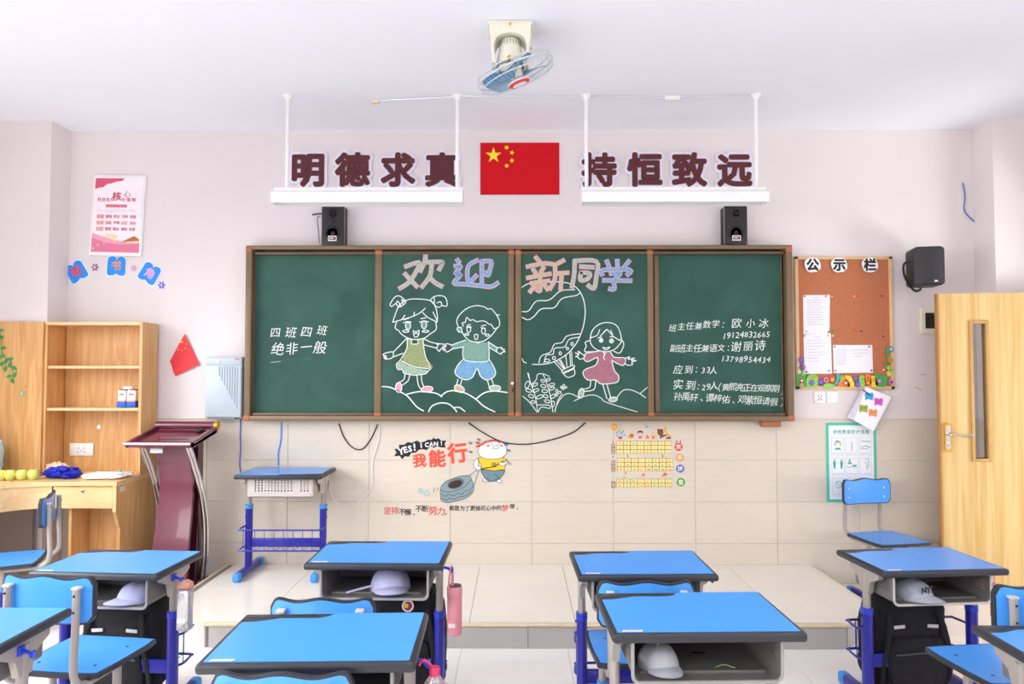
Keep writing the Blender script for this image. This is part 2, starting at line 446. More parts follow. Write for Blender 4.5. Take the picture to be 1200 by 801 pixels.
# platform
PX0, PX1, PY0, PZ = -2.13, 2.16, 4.06, 0.137
plan = [(PX0, YW - .012), (PX0, 4.40), (-1.76, PY0), (1.86, PY0), (PX1, 4.38), (PX1, YW - .012)]
mb = MB(); mb.prism([(x * .998, y if y > 5 else y + .006) for x, y in plan], 0.0, PZ - .012, grout, 'Z')
plat = struct(mb.build('platform'))
def clip(poly, ax, val, keep):
    out = []; n = len(poly)
    for i in range(n):
        a, b = poly[i], poly[(i + 1) % n]; ia = (a[ax] - val) * keep >= 0; ib = (b[ax] - val) * keep >= 0
        if ia: out.append(a)
        if ia != ib:
            t = (val - a[ax]) / (b[ax] - a[ax]); out.append(tuple(a[q] + (b[q] - a[q]) * t for q in (0, 1)))
    return out
for i in range(-4, 4):
    for (ya, yb) in ((PY0 + .02, 4.673), (4.673, YW - .012)):
        x0 = .336 + .603 * i; x1 = x0 + .603
        p = clip(clip(clip(clip(plan, 0, x0 + .0014, 1), 0, x1 - .0014, -1), 1, ya + .0014, 1), 1, yb - .0014, -1)
        if len(p) < 3: continue
        mb = MB(); mb.prism(p, PZ - .012, PZ, tile_p, 'Z'); mb.build('tile', plat, smooth=False)
for i in range(-4, 4):   # riser tiles
    x0 = max(.0665 + .603 * i, -1.76); x1 = min(.0665 + .603 * (i + 1), 1.86)
    if x1 - x0 < .02: continue
    mb = MB(); mb.box(((x0 + x1) / 2, PY0 + .001, (PZ - .02) / 2), (x1 - x0 - .003, .012, PZ - .02), riser_m, .001, 1); mb.build('riser_tile', plat)
for (a, b) in (((-1.76, PY0), (-2.13, 4.40)), ((1.86, PY0), (2.16, 4.38)), ((-2.13, 4.40), (-2.13, 5.268)), ((2.16, 4.38), (2.16, 5.268))):
    mb = MB(); dx, dy = b[0] - a[0], b[1] - a[1]; L = math.hypot(dx, dy)
    mb.box(((a[0] + b[0]) / 2, (a[1] + b[1]) / 2, (PZ - .02) / 2), (L - .004, .012, PZ - .02), riser_m, rot=Matrix.Rotation(math.atan2(dy, dx), 3, 'Z'))
    mb.build('riser_tile', plat)
mb = MB()
for a, b in zip(plan[:-1], plan[1:]):
    mb.tube([(a[0], a[1], PZ - .009), (b[0], b[1], PZ - .009)], .011, nosing, 8)
mb.build('nosing', plat)

# door leaf, opened against the front wall
xa, za = P(1098, 344, 4.96); zt = za
hinge = (3.80, 4.84)
ang = math.atan2(hinge[1] - 4.96, hinge[0] - xa); DL = math.hypot(hinge[1] - 4.96, hinge[0] - xa)
door = struct(bpy.data.objects.new('door_1', None)); COL.objects.link(door); door.location = (xa, 4.96, 0); door.rotation_euler = (0, 0, ang)
def dloc(px, py):
    """door-leaf coordinates (along, up) of a photograph point on the leaf's front face"""
    v = ray(px, py); n = Vector((math.sin(ang), -math.cos(ang), 0)); p0 = Vector((xa, 4.96, 0))
    t = (p0 - Vector((0, 0, EYE))).dot(n) / v.dot(n); q = Vector((0, 0, EYE)) + v * t - p0
    return (q.x * math.cos(ang) + q.y * math.sin(ang), q.z)
gx0, gz1 = dloc(1139, 379); gx1, gz0 = dloc(1158, 537)
mb = MB()
for (x0, x1, z0, z1) in ((0.012, gx0, 0.012, zt), (gx1, DL, 0.012, zt), (gx0, gx1, 0.012, gz0), (gx0, gx1, gz1, zt)):
    mb.box(((x0 + x1) / 2, .021, (z0 + z1) / 2), (x1 - x0, .042, z1 - z0), ash)
mb.build('leaf', door, smooth=False)
mb = MB(); mb.box((.005, .022, zt / 2 + .006), (.014, .046, zt - .012), ash_e, .003); mb.build('edge_strip', door)
mb = MB(); b_ = .022
for (x0, x1, z0, z1) in ((gx0 - b_, gx0, gz0 - b_, gz1 + b_), (gx1, gx1 + b_, gz0 - b_, gz1 + b_), (gx0, gx1, gz0 - b_, gz0), (gx0, gx1, gz1, gz1 + b_)):
    mb.box(((x0 + x1) / 2, .021, (z0 + z1) / 2), (x1 - x0, .066, z1 - z0), mat('vision_frame_ash', 'CFA15C', .4, noise_amt=.15, scale=12), .004)
mb.build('vision_frame', door)
mb = MB(); mb.box(((gx0 + gx1) / 2, .021, (gz0 + gz1) / 2), (gx1 - gx0 + .01, .005, gz1 - gz0 + .01), glass); mb.build('glass_pane', door, smooth=False)
hx, hz = dloc(1110, 512)
mb = MB(); mb.prism([(hx + a, hz + b) for a, b in cr([(-.022, -.085), (0, -.1), (.022, -.085), (.02, 0), (.022, .085), (0, .1), (-.022, .085), (-.02, 0)], 4, True)], -.012, 0, brass, 'Y')
mb.prism([(hx + a * .72, hz + b * .85) for a, b in cr([(-.022, -.085), (0, -.1), (.022, -.085), (.02, 0), (.022, .085), (0, .1), (-.022, .085), (-.02, 0)], 4, True)], -.016, -.011, chrome, 'Y')
ho = mb.build('handle_plate', door)
mb = MB(); mb.tube(cr([(hx, -.01, hz + .02), (hx, -.05, hz + .02), (hx + .03, -.06, hz + .022), (hx + .08, -.058, hz + .012), (hx + .12, -.055, hz + .022), (hx + .145, -.052, hz + .016)], 4), .009, chrome, 10)
mb.lathe([(.001, 0), (.013, 0), (.013, .006), (.001, .008)], chrome, (hx, -.012, hz - .045), 12, Matrix.Rotation(R(90), 3, 'X'))
mb.build('lever', ho)

# ================================================================= BLACKBOARD
BF = 5.16                         # front of outer frame
def bp(px, py, d=BF): return P(px, py, d)
bb = thing('blackboard', 'long green chalkboard in bronze frame with chalk drawings and welcome writing', 'blackboard', (0, 0, 0))
ox0, oz1 = bp(288, 287.3); ox1, oz0 = bp(931.5, 493.5)
fw = .046
mb = MB()
mb.box(((ox0 + ox1) / 2, (BF + YW) / 2, oz1 - fw / 2 + .008), (ox1 - ox0, YW - BF, fw - .016), alu, .006)
mb.box(((ox0 + ox1) / 2, (BF + YW) / 2, oz0 + fw / 2 - .004), (ox1 - ox0, YW - BF, fw - .008), alu, .006)
for x, s_ in ((ox0, 1), (ox1, -1)): mb.box((x + s_ * fw / 2, (BF + YW) / 2, (oz0 + oz1) / 2), (fw, YW - BF, oz1 - oz0 - fw * 1.4), alu, .006)
frame = mb.build('frame', bb)
for x, s_ in ((ox0, 1), (ox1, -1)):
    for z, q in ((oz0, 1), (oz1 - .008, -1)):
        mb = MB(); mb.box((x + s_ * (fw / 2 - .001), (BF + YW) / 2 - .002, z + q * fw / 2), (fw + .004, YW - BF + .002, fw + .002), corner_m, .012, 3); mb.build('corner_piece', bb)
mb = MB(); mb.box(((ox0 + ox1) / 2, YW - .012, (oz0 + oz1) / 2), (ox1 - ox0 - .06, .02, oz1 - oz0 - .06), alu_k)
mb.build('backing', bb)
# inner rails
mb = MB()
zi1 = oz1 - fw; zi0 = oz0 + fw - .004
mb.box(((ox0 + ox1) / 2, 5.225, zi1 - .008), (ox1 - ox0 - .11, .09, .02), alu_d, .002)
mb.box(((ox0 + ox1) / 2, 5.225, zi0 + .006), (ox1 - ox0 - .11, .09, .02), alu_d, .002)
mb.build('rail', bb)
DI, DO = 5.19, 5.225              # planes of sliding and fixed panels
def panel(px0, px1, sl, sr, d):
    """a board with its stiles; px0,px1 board edges; sl, sr stile widths in pixels"""
    x0, z1 = P(px0, 297, d); x1, z0 = P(px1, 483.5, d); q = .0063
    mb = MB(); mb.box(((x0 + x1) / 2, d + .008, (z0 + z1) / 2), (x1 - x0, .016, z1 - z0), board_g)
    b = mb.build('board_panel', bb, smooth=False)
    mb = MB()
    if sl: mb.box((x0 - sl * q / 2, d + .004, (z0 + z1) / 2), (sl * q, .03, z1 - z0 + .06), alu, .004)
    if sr: mb.box((x1 + sr * q / 2, d + .004, (z0 + z1) / 2), (sr * q, .03, z1 - z0 + .06), alu, .004)
    mb.box(((x0 + x1) / 2, d + .004, z1 + .009), (x1 - x0, .026, .018), alu_d, .003)
    mb.box(((x0 + x1) / 2, d + .004, z0 - .012), (x1 - x0, .026, .022), alu_d, .003)
    mb.build('panel_frame', b)
    for (sx, s_) in ((x0, sl), (x1, sr)):
        if s_ >= 6:
            e = -1 if sx == x0 else 1
            for z in (z1 + .008, z0 - .012):
                mb = MB(); mb.box((sx + e * s_ * q / 2, d - .008, z), (s_ * q * .98, .012, .03), corner_m, .003); mb.build('corner_cap', b)
    return b
pL = panel(300.3, 440, 1.0, 2.5, DO)
pR = panel(771.5, 917, 5.5, 1.0, DO)
p2 = panel(448, 595.5, 8, 7, DI)
p3 = panel(610.8, 759.3, 7, 7, DI)
# lock
lx, lz = P(600.5, 449, DI)
mb = MB(); mb.lathe([(.001, 0), (.012, 0), (.012, .012), (.001, .014)], chrome, (lx, DI - .012, lz), 14, Matrix.Rotation(R(90), 3, 'X'))
mb.box((lx + .001, DI - .014, lz - .05), (.008, .006, .03), black_pl); mb.build('lock', bb)
mb = MB(); xx, zz = P(905.5, 497, BF); mb.box((xx, BF + .05, zz + .004), (.14, .06, .05), corner_m, .006); mb.build('chalk_rest', bb)

# ---- chalk work
def reg(ox, oy, sc, d):
    return lambda p: P(ox + p[0] / sc, oy + p[1] / sc, d)
def strokes(mb, T, L, w, y, m, smooth=True):
    for s_ in L:
        q = cr(s_, 5) if smooth and len(s_) > 2 else s_
        mb.ribbon([T(p) for p in q], w, y, m); y -= .000012
def fill(mb, T, poly, y, m, smooth=True):
    q = cr(poly, 4, True) if smooth else poly
    pts = [T(p) for p in q]
    n = len(pts); ar = sum(pts[i][0] * pts[(i + 1) % n][1] - pts[(i + 1) % n][0] * pts[i][1] for i in range(n))
    if ar < 0: pts = pts[::-1]
    mb.add([(x, y, z) for x, z in pts], [tuple(range(n))], m)
def ell(cx, cy, rx, ry, a=0, n=14):
    p = circ(cx, cy, rx, n, ry, R(a)); return p + [p[0]]
S1 = 6.6765; S2 = 6.6667
T3 = reg(440, 280, S1, DI - .001); T4 = reg(440, 380, S1, DI - .001)
T5 = reg(600, 280, S2, DI - .001); T6 = reg(600, 380, S2, DI - .001)
T8 = reg(770, 360, 5.7235, DO - .001); T1 = reg(280, 380, S2, DO - .001)
Y0, Y1, Y2, Y3 = DI - .0008, DI - .0014, DI - .0020, DI - .0026
CW = .0068
def big(name, T, sets, col, parent):
    mb = MB()
    for s_ in sets:
        q = cr(s_, 4) if len(s_) > 2 else s_
        mb.ribbon([T(p) for p in q], .034, Y1 - .00003 * sets.index(s_), chalk_pink)
    for s_ in sets:
        q = cr(s_, 4) if len(s_) > 2 else s_
        mb.ribbon([T(p) for p in q], .0205, Y2 - .00003 * sets.index(s_), col)
    mb.build(name, parent, smooth=False)
big('chalk_character', T3, [[(235, 215), (340, 182), (325, 240), (265, 335), (190, 385)], [(230, 270), (275, 320), (325, 372)],
    [(392, 130), (385, 175), (350, 252)], [(385, 182), (515, 178), (520, 195), (498, 240)], [(440, 205), (425, 290), (362, 375)], [(425, 300), (465, 340), (520, 370)]], chalk_sage, p2)
big('chalk_character', T3, [[(640, 160), (655, 182)], [(622, 212), (668, 212), (625, 270), (668, 278), (612, 345), (700, 352), (830, 366), (905, 372), (958, 342)],
    [(800, 165), (725, 215), (728, 335), (790, 285)], [(832, 180), (832, 350)], [(832, 175), (905, 175), (898, 230), (880, 285), (855, 258)]], chalk_blue, p2)
big('chalk_character', T5, [[(185, 140), (215, 175)], [(118, 215), (250, 190), (315, 195)], [(165, 235), (185, 265)], [(248, 220), (225, 260)],
    [(120, 303), (300, 270)], [(150, 345), (290, 325)], [(218, 290), (222, 350), (218, 405), (195, 395)], [(185, 360), (140, 412)], [(250, 350), (280, 395)],
    [(405, 165), (330, 205)], [(335, 205), (335, 310), (295, 390)], [(340, 270), (438, 262)], [(388, 275), (380, 392)]], chalk_tan, p3)
big('chalk_character', T5, [[(490, 170), (485, 280), (468, 375)], [(490, 170), (660, 175), (658, 300), (640, 385), (595, 360)], [(535, 215), (635, 220)],
    [(540, 262), (535, 320), (590, 310), (608, 268), (540, 262)]], chalk_sage, p3)
big('chalk_character', T5, [[(740, 170), (758, 215)], [(822, 165), (825, 215)], [(915, 170), (872, 225)], [(705, 280), (712, 242), (922, 240), (900, 280)],
    [(768, 270), (850, 265), (798, 320), (800, 390), (762, 388)], [(715, 322), (930, 325)]], chalk_blue, p3)
# girl with hair buns
mb = MB()
fill(mb, T4, [(248, 112), (283, 118), (283, 150), (332, 150), (332, 118), (372, 112), (378, 180), (395, 260), (432, 325), (415, 345), (320, 338), (205, 300), (225, 230), (245, 180)], Y1, chalk_olive, False)
fill(mb, T4, [(205, 285), (168, 310), (178, 348), (210, 350), (225, 378), (265, 386), (300, 390), (350, 388), (395, 380), (415, 358), (320, 342), (230, 312)], Y1 + .0003, chalk_sage, False)
fill(mb, T4, ell(428, 328, 18, 18)[:-1], Y2, chalk_tan); fill(mb, T4, ell(182, 492, 24, 38)[:-1], Y2, chalk_pink); fill(mb, T4, ell(405, 505, 45, 22, -5)[:-1], Y2, chalk_pink)
fill(mb, T3, ell(255, 678, 19, 28)[:-1], Y1, chalk_teal); fill(mb, T3, ell(380, 670, 19, 30)[:-1], Y1, chalk_teal)
strokes(mb, T3, [[(135, 650), (155, 590), (185, 520), (240, 480), (300, 468), (420, 478), (465, 520), (485, 600), (480, 650)],
    [(165, 650), (155, 695), (185, 718), (200, 740), (250, 772), (310, 785), (380, 775), (430, 740), (475, 705), (472, 650)],
    [(135, 650), (200, 632), (290, 605), (350, 575), (390, 540)], [(370, 575), (410, 612), (482, 648)], [(230, 595), (205, 630)], [(305, 570), (300, 602)], [(450, 570), (470, 610), (485, 640)],
    [(235, 482), (190, 445), (150, 455), (115, 510), (128, 526), (160, 505), (185, 532), (238, 495), (215, 478)], [(160, 505), (175, 485), (200, 530)], [(205, 470), (215, 505)],
    [(430, 475), (460, 450), (510, 442), (550, 460), (560, 522), (520, 520), (485, 532), (430, 480)], [(460, 460), (462, 500)], [(480, 500), (510, 490), (520, 520)],
    ell(255, 678, 20, 28), ell(380, 670, 20, 30), [(218, 655), (250, 645), (280, 650)], [(345, 650), (380, 640), (415, 648)], [(225, 630), (262, 618)], [(355, 622), (395, 615)],
    ell(238, 720, 24, 9), ell(392, 721, 25, 8), [(295, 714), (318, 727), (340, 713), (337, 750), (316, 768), (300, 752), (297, 714)], [(303, 742), (318, 735), (333, 742)]], CW, Y2, chalk)
strokes(mb, T4, [[(248, 112), (247, 180), (222, 235), (190, 285), (165, 310), (175, 350), (210, 352), (222, 380), (265, 390), (300, 396), (350, 392), (395, 384), (415, 362), (445, 330), (425, 308), (395, 260), (378, 180), (372, 112)],
    [(240, 112), (190, 165), (140, 215)], [(140, 215), (115, 215), (75, 225), (58, 240), (85, 246), (62, 258), (90, 260), (72, 270), (112, 268), (138, 252), (140, 215)], [(138, 254), (215, 225)],
    [(380, 112), (440, 140), (510, 152)], [(375, 158), (480, 185)], [(480, 155), (490, 165), (478, 185), (500, 210), (512, 190), (548, 195), (522, 178), (555, 168), (525, 152), (480, 155)],
    [(248, 112), (283, 118), (283, 150), (332, 150), (332, 118), (372, 112)], [(205, 285), (300, 330), (415, 345)],
    [(232, 380), (222, 430), (180, 455)], [(268, 390), (255, 440), (208, 475)], [(325, 395), (335, 470), (362, 515)], [(358, 395), (364, 450), (380, 490)],
    ell(182, 492, 24, 38), ell(405, 505, 45, 22, -5)], CW, Y2, chalk)
mb.build('chalk_drawing', p2, smooth=False)
# boy
mb = MB()
fill(mb, T4, [(700, 122), (770, 136), (850, 136), (885, 140), (888, 270), (850, 290), (760, 290), (690, 270), (685, 180)], Y1, chalk_teal, False)
fill(mb, T4, [(700, 122), (640, 145), (592, 160), (596, 190), (690, 175)], Y1 + .0003, chalk_teal, False); fill(mb, T4, [(885, 137), (958, 185), (950, 215), (888, 180)], Y1 + .0003, chalk_teal, False)
fill(mb, T4, [(712, 275), (760, 290), (850, 290), (875, 282), (925, 330), (940, 385), (910, 418), (860, 430), (820, 400), (795, 345), (760, 410), (710, 430), (650, 410), (622, 370), (650, 310)], Y1 - .0003, chalk_blue, False)
fill(mb, T4, ell(657, 502, 42, 25, 28)[:-1], Y2, chalk_tan); fill(mb, T4, ell(935, 498, 45, 22)[:-1], Y2, chalk_sage); fill(mb, T3, ell(655, 705, 17, 20)[:-1], Y1, chalk_teal)
strokes(mb, T3, [[(650, 690), (636, 640), (660, 590), (720, 540), (790, 520), (850, 530), (880, 548), (905, 545), (945, 590), (970, 640), (965, 685), (928, 702)],
    [(688, 682), (680, 655), (702, 650), (714, 612), (740, 635), (765, 630), (790, 645), (830, 640), (862, 645), (888, 665), (905, 668), (928, 702)], [(945, 592), (972, 593)],
    [(675, 722), (700, 762), (740, 795), (790, 805), (850, 795), (910, 750), (955, 690)], [(672, 690), (640, 695), (648, 722), (675, 726), (672, 690)],
    ell(730, 708, 15, 21), ell(845, 718, 15, 23), [(712, 690), (730, 683), (750, 690)], [(825, 692), (860, 700)], [(715, 675), (745, 668)], [(830, 680), (865, 672)], [(775, 748), (800, 746), (797, 780), (778, 780), (775, 748)], ell(715, 745, 16, 7), ell(875, 750, 17, 8)], CW, Y2, chalk)
strokes(mb, T4, [[(685, 180), (690, 270), (760, 290), (850, 290), (888, 268), (885, 137)], [(705, 122), (640, 145), (590, 162)], [(596, 192), (690, 175)], [(780, 132), (800, 145), (825, 135)],
    [(885, 137), (958, 185)], [(890, 180), (950, 215)], [(590, 160), (560, 150), (528, 170), (545, 180), (530, 198), (548, 205), (562, 215), (600, 192)], [(950, 182), (990, 180), (985, 192), (1010, 195), (1000, 205), (1016, 212), (985, 220), (985, 232), (950, 215), (950, 182)],
    [(690, 272), (650, 310), (622, 370), (650, 410), (710, 432), (760, 410), (795, 345), (820, 400), (862, 432), (912, 420), (940, 385), (925, 330), (888, 272)],
    [(645, 428), (635, 475)], [(676, 432), (666, 470)], [(875, 430), (890, 488)], [(908, 425), (925, 475)], ell(657, 502, 42, 25, 28), ell(935, 498, 45, 22)], CW, Y2, chalk)
for i in range(14):
    x = 700 + i * 13; strokes(mb, T4, [[(x, 150), (x - 2, 265)]], .003, Y2 + .0002, chalk_sage)
mb.build('chalk_drawing', p2, smooth=False)
mb = MB()
strokes(mb, T4, [[(52, 485), (110, 490), (180, 520), (250, 560), (320, 640), (375, 675)], [(245, 545), (340, 525), (430, 530), (480, 540), (520, 565)], [(510, 560), (560, 525), (620, 515)],
    [(620, 520), (700, 535), (780, 580), (850, 640), (935, 683)], [(790, 580), (850, 535), (930, 520), (1030, 532)], [(415, 683), (440, 640), (500, 615), (570, 620), (620, 660), (635, 683)], [(620, 648), (660, 650), (700, 680)]], .009, Y2, chalk)
mb.build('chalk_hills', p2, smooth=False)
# balloon
mb = MB()
strokes(mb, T5, [[(75, 378), (140, 345), (290, 330), (400, 338), (450, 348), (510, 385), (555, 460), (572, 560), (562, 660), (540, 735), (500, 817), (430, 897), (330, 957), (240, 977), (160, 977)],
    [(78, 565), (130, 560), (190, 485), (290, 475), (380, 405), (490, 395)], [(78, 610), (125, 630), (170, 605), (230, 545), (330, 535), (390, 465), (500, 440), (530, 420)]], CW, Y1, chalk)
strokes(mb, T6, [[(80, 265), (90, 290), (112, 300)], [(210, 300), (230, 245), (300, 215), (330, 155), (390, 140), (430, 90), (530, 72)], [(250, 300), (270, 240), (320, 232), (335, 185), (410, 175), (445, 118), (525, 98)],
    ell(470, 152, 9, 13), ell(433, 187, 9, 10), ell(377, 225, 9, 12), ell(328, 262, 12, 12), ell(275, 282, 20, 12),
    [(330, 292), (390, 357)], [(350, 287), (405, 345)], [(380, 277), (415, 340)], [(370, 280), (408, 342)], [(420, 245), (430, 330)], [(465, 210), (470, 315)], [(452, 222), (458, 318)],
    [(390, 357), (475, 318), (482, 338), (396, 374), (390, 357)], [(396, 376), (428, 410), (470, 405), (492, 380), (480, 332)], [(400, 385), (485, 345)]], CW * .9, Y1, chalk)
mb.build('chalk_balloon', p3, smooth=False)
# girl in pink dress
mb = MB()
fill(mb, T6, [(575, 225), (665, 210), (770, 215), (800, 255), (880, 263), (872, 315), (830, 305), (782, 285), (800, 360), (830, 400), (825, 445), (760, 460), (690, 460), (655, 432), (590, 430), (556, 385), (575, 350), (655, 315), (668, 258), (590, 288), (562, 265)], Y1, chalk_rose, False)
fill(mb, T6, ell(540, 537, 20, 38, 12)[:-1], Y1, chalk_sage); fill(mb, T6, ell(790, 585, 34, 18, -8)[:-1], Y1, chalk_sage)
strokes(mb, T6, [[(610, 130), (622, 60), (660, 12), (720, -14), (790, -8), (835, 35), (855, 120), (840, 155), (800, 195), (740, 212), (670, 200), (625, 165), (610, 130)],
    [(610, 105), (650, 92), (672, 75), (685, 38)], [(690, 90), (738, 40)], [(742, 38), (795, 95), (845, 125)], [(705, 75), (728, 48)], [(770, 45), (785, 78)], ell(697, 124, 14, 14), ell(778, 129, 15, 15), ell(697, 124, 6, 6), ell(778, 129, 6, 6),
    [(670, 104), (700, 98)], [(765, 95), (790, 98)], [(708, 176), (735, 184), (763, 176), (745, 195), (720, 194), (708, 176)],
    [(605, 125), (572, 140), (580, 168), (566, 205), (585, 213), (640, 212), (680, 208)], [(850, 112), (873, 150), (858, 200), (835, 224), (795, 208)],
    [(575, 225), (562, 265), (590, 290), (668, 258), (655, 315), (575, 350), (555, 385), (590, 432), (655, 434), (690, 462), (760, 462), (825, 447), (832, 400), (800, 360), (780, 285)],
    [(575, 225), (665, 210)], [(770, 215), (800, 255), (882, 263), (872, 318), (830, 308), (780, 280)], [(712, 215), (722, 235), (715, 255), (725, 275)], [(730, 215), (722, 240)],
    [(560, 265), (528, 270), (515, 255), (495, 250), (520, 240), (492, 220), (525, 230), (515, 208), (545, 228), (572, 248)], [(882, 265), (920, 252), (905, 272), (958, 262), (930, 280), (972, 282), (935, 295), (942, 312), (905, 318), (880, 300)],
    [(615, 435), (607, 488), (560, 505)], [(655, 437), (645, 500), (610, 517), (560, 522)], [(708, 465), (742, 580)], [(740, 463), (770, 568)], ell(540, 537, 20, 38, 12), ell(790, 585, 34, 18, -8)], CW, Y2, chalk)
mb.build('chalk_drawing', p3, smooth=False)
mb = MB()
strokes(mb, T6, [[(380, 580), (410, 548), (460, 540), (530, 575)], [(485, 597), (560, 562), (640, 550), (700, 578), (740, 608), (980, 683)], [(820, 570), (860, 520), (910, 508), (980, 530), (1045, 572)], [(1000, 540), (1058, 490)], [(85, 560), (140, 610), (195, 683)],
    [(200, 683), (182, 560), (150, 470), (122, 378)], [(128, 380), (140, 440)], [(320, 683), (300, 560), (265, 440), (240, 385)], [(335, 683), (360, 590), (392, 540)], [(150, 470), (190, 430), (200, 390), (240, 385), (292, 405)],
    [(205, 683), (230, 645), (295, 655), (285, 630), (195, 628)], [(380, 575), (345, 640), (335, 683)]]
    + [ell(*e) for e in ((120, 470, 16, 28, 20), (180, 470, 22, 10, -30), (130, 515, 24, 12, 20), (185, 515, 26, 11, -20), (150, 560, 22, 12, 20), (215, 565, 28, 12, -20), (165, 605, 18, 10, 10),
       (245, 480, 20, 12, 20), (310, 470, 24, 10, -15), (255, 520, 22, 12, 10), (310, 500, 24, 10, -20), (262, 560, 20, 11, 20), (320, 560, 24, 12, -30), (285, 430, 16, 9, -30), (240, 440, 16, 9, 30), (275, 600, 22, 11, 15), (320, 620, 12, 22, 5),
       (350, 520, 8, 14, 0), (370, 530, 14, 8, -20), (345, 550, 12, 8, 20), (405, 480, 7, 12, 0), (395, 500, 12, 6, 30), (418, 492, 12, 6, -20), (388, 487, 10, 6, -20))], CW * .8, Y1, chalk)
mb.build('chalk_hills', p3, smooth=False)
# handwriting left
mb = MB(); yy = DO - .0012
def chalkline(mb, T, text, x0, x1, y0, y1, px, off=.0, jit=.10, shear=.16):
    a = T((x0, y0)); b = T((x1, y1)); put_line(mb, text, a[0], b[0], a[1], b[1], px / 157. * 1.02, yy, chalk, off, jit, shear)
chalkline(mb, T1, '四班四班', 285, 650, 60, 45, 13.2)
chalkline(mb, T1, '绝非一般', 305, 635, 190, 172, 14.5)
mb.build('chalk_lettering', pL, smooth=False)
mb = MB(); strokes(mb, T1, [[(245, 298), (300, 290), (400, 272), (560, 268)]], .006, yy, smear_m); strokes(mb, T1, [[(250, 296), (325, 288)]], .005, yy - .0004, chalk_sage)
mb.build('chalk_smear', pL, smooth=False)
mb = MB()
for a in (('班主任兼数学', 105, 393, 136, 112, 9.6), ('：', 445, 445, 118, 118, 9), ('欧', 535, 535, 107, 107, 12), ('小', 628, 628, 110, 110, 11), ('冰', 715, 715, 103, 103, 12),
          ('19124832665', 452, 745, 190, 176, 9.5), ('副班主任兼语文', 112, 430, 278, 270, 9.6), ('：', 478, 478, 270, 270, 9), ('谢丽诗', 530, 692, 266, 258, 12.5),
          ('13798954434', 442, 748, 342, 350, 9.5), ('应到', 142, 212, 422, 418, 11), ('：', 265, 265, 420, 420, 9), ('33', 310, 345, 420, 420, 9.5), ('人', 378, 378, 422, 422, 9.5),
          ('实到', 142, 225, 522, 526, 11.5), ('：', 278, 278, 530, 530, 9), ('29', 313, 345, 532, 532, 9.5), ('人', 382, 382, 530, 530, 9.5), ('（', 420, 420, 535, 535, 11), ('黄熙亮正在观察期', 460, 795, 534, 548, 9.2), ('，', 838, 838, 565, 565, 8),
          ('孙禹轩、谭梓佑、邓紫恒请假）', 140, 838, 600, 634, 10.4)):
    chalkline(mb, T8, *a, off=.0, jit=.08)
mb.build('chalk_lettering', pR, smooth=False)

# ================================================================= SIGN LETTERS AND FLAG
MEAN = {'明': 'bright, leftmost of eight', '德': 'virtue, second from the left of eight', '求': 'seek, third from the left of eight', '真': 'truth, just left of the flag', '持': 'hold, just right of the flag', '恒': 'constant, second to the right of the flag', '致': 'attain, second from the right of eight', '远': 'far, rightmost of eight'}
for ch, px0, px1 in (('明', 341, 381), ('德', 392, 434), ('求', 446, 487), ('真', 498, 538), ('持', 682, 722), ('恒', 735, 776), ('致', 787, 829), ('远', 840, 882)):
    x, z = P((px0 + px1) / 2, 199.5, YW - .02)
    t = thing('wall_character', 'maroon slogan character for %s' % MEAN[ch], 'sign letter', (x, YW - .01, z), 0, 'maroon slogan characters on the wall')
    mb = MB(); put_glyph(mb, ch, 0, 0, .262, 0, lilac, .12, .006); mb.build('backing', t)
    mb = MB(); put_glyph(mb, ch, 0, 0, .262, -.012, maroon, .040, .004); mb.build('face', t)
x0, z1 = P(563, 167.5, YW); x1, z0 = P(655.5, 228, YW); fwid = x1 - x0; fh = z1 - z0
t = thing('wall_flag', 'red national flag with five yellow stars flat on the wall above the board', 'flag', ((x0 + x1) / 2, YW - .004, z0))
mb = MB(); mb.prism([(-fwid / 2, 0), (fwid / 2, 0), (fwid / 2, fh), (-fwid / 2, fh)], -.003, .003, flag_red, 'Y'); mb.build('cloth', t, smooth=False)
u = fwid / 30
def stars(parent, u, x_, z_, y, T=None):
    for (a, b, r, ro) in ((5, 15, 3, 0), (10, 18, 1, -.5), (12, 16, 1, -.3), (12, 13, 1, .1), (10, 11, 1, .4)):
        mb = MB(); pl = star(a * u, b * u, r * u * 1.05, ro)
        if T: pl = [T(p) for p in pl]
        mb.prism([(x_ + p[0], z_ + p[1]) for p in pl], y - .002, y, star_y, 'Y'); mb.build('star', parent, smooth=False)
stars(t, u, -fwid / 2, 0, -.0032)

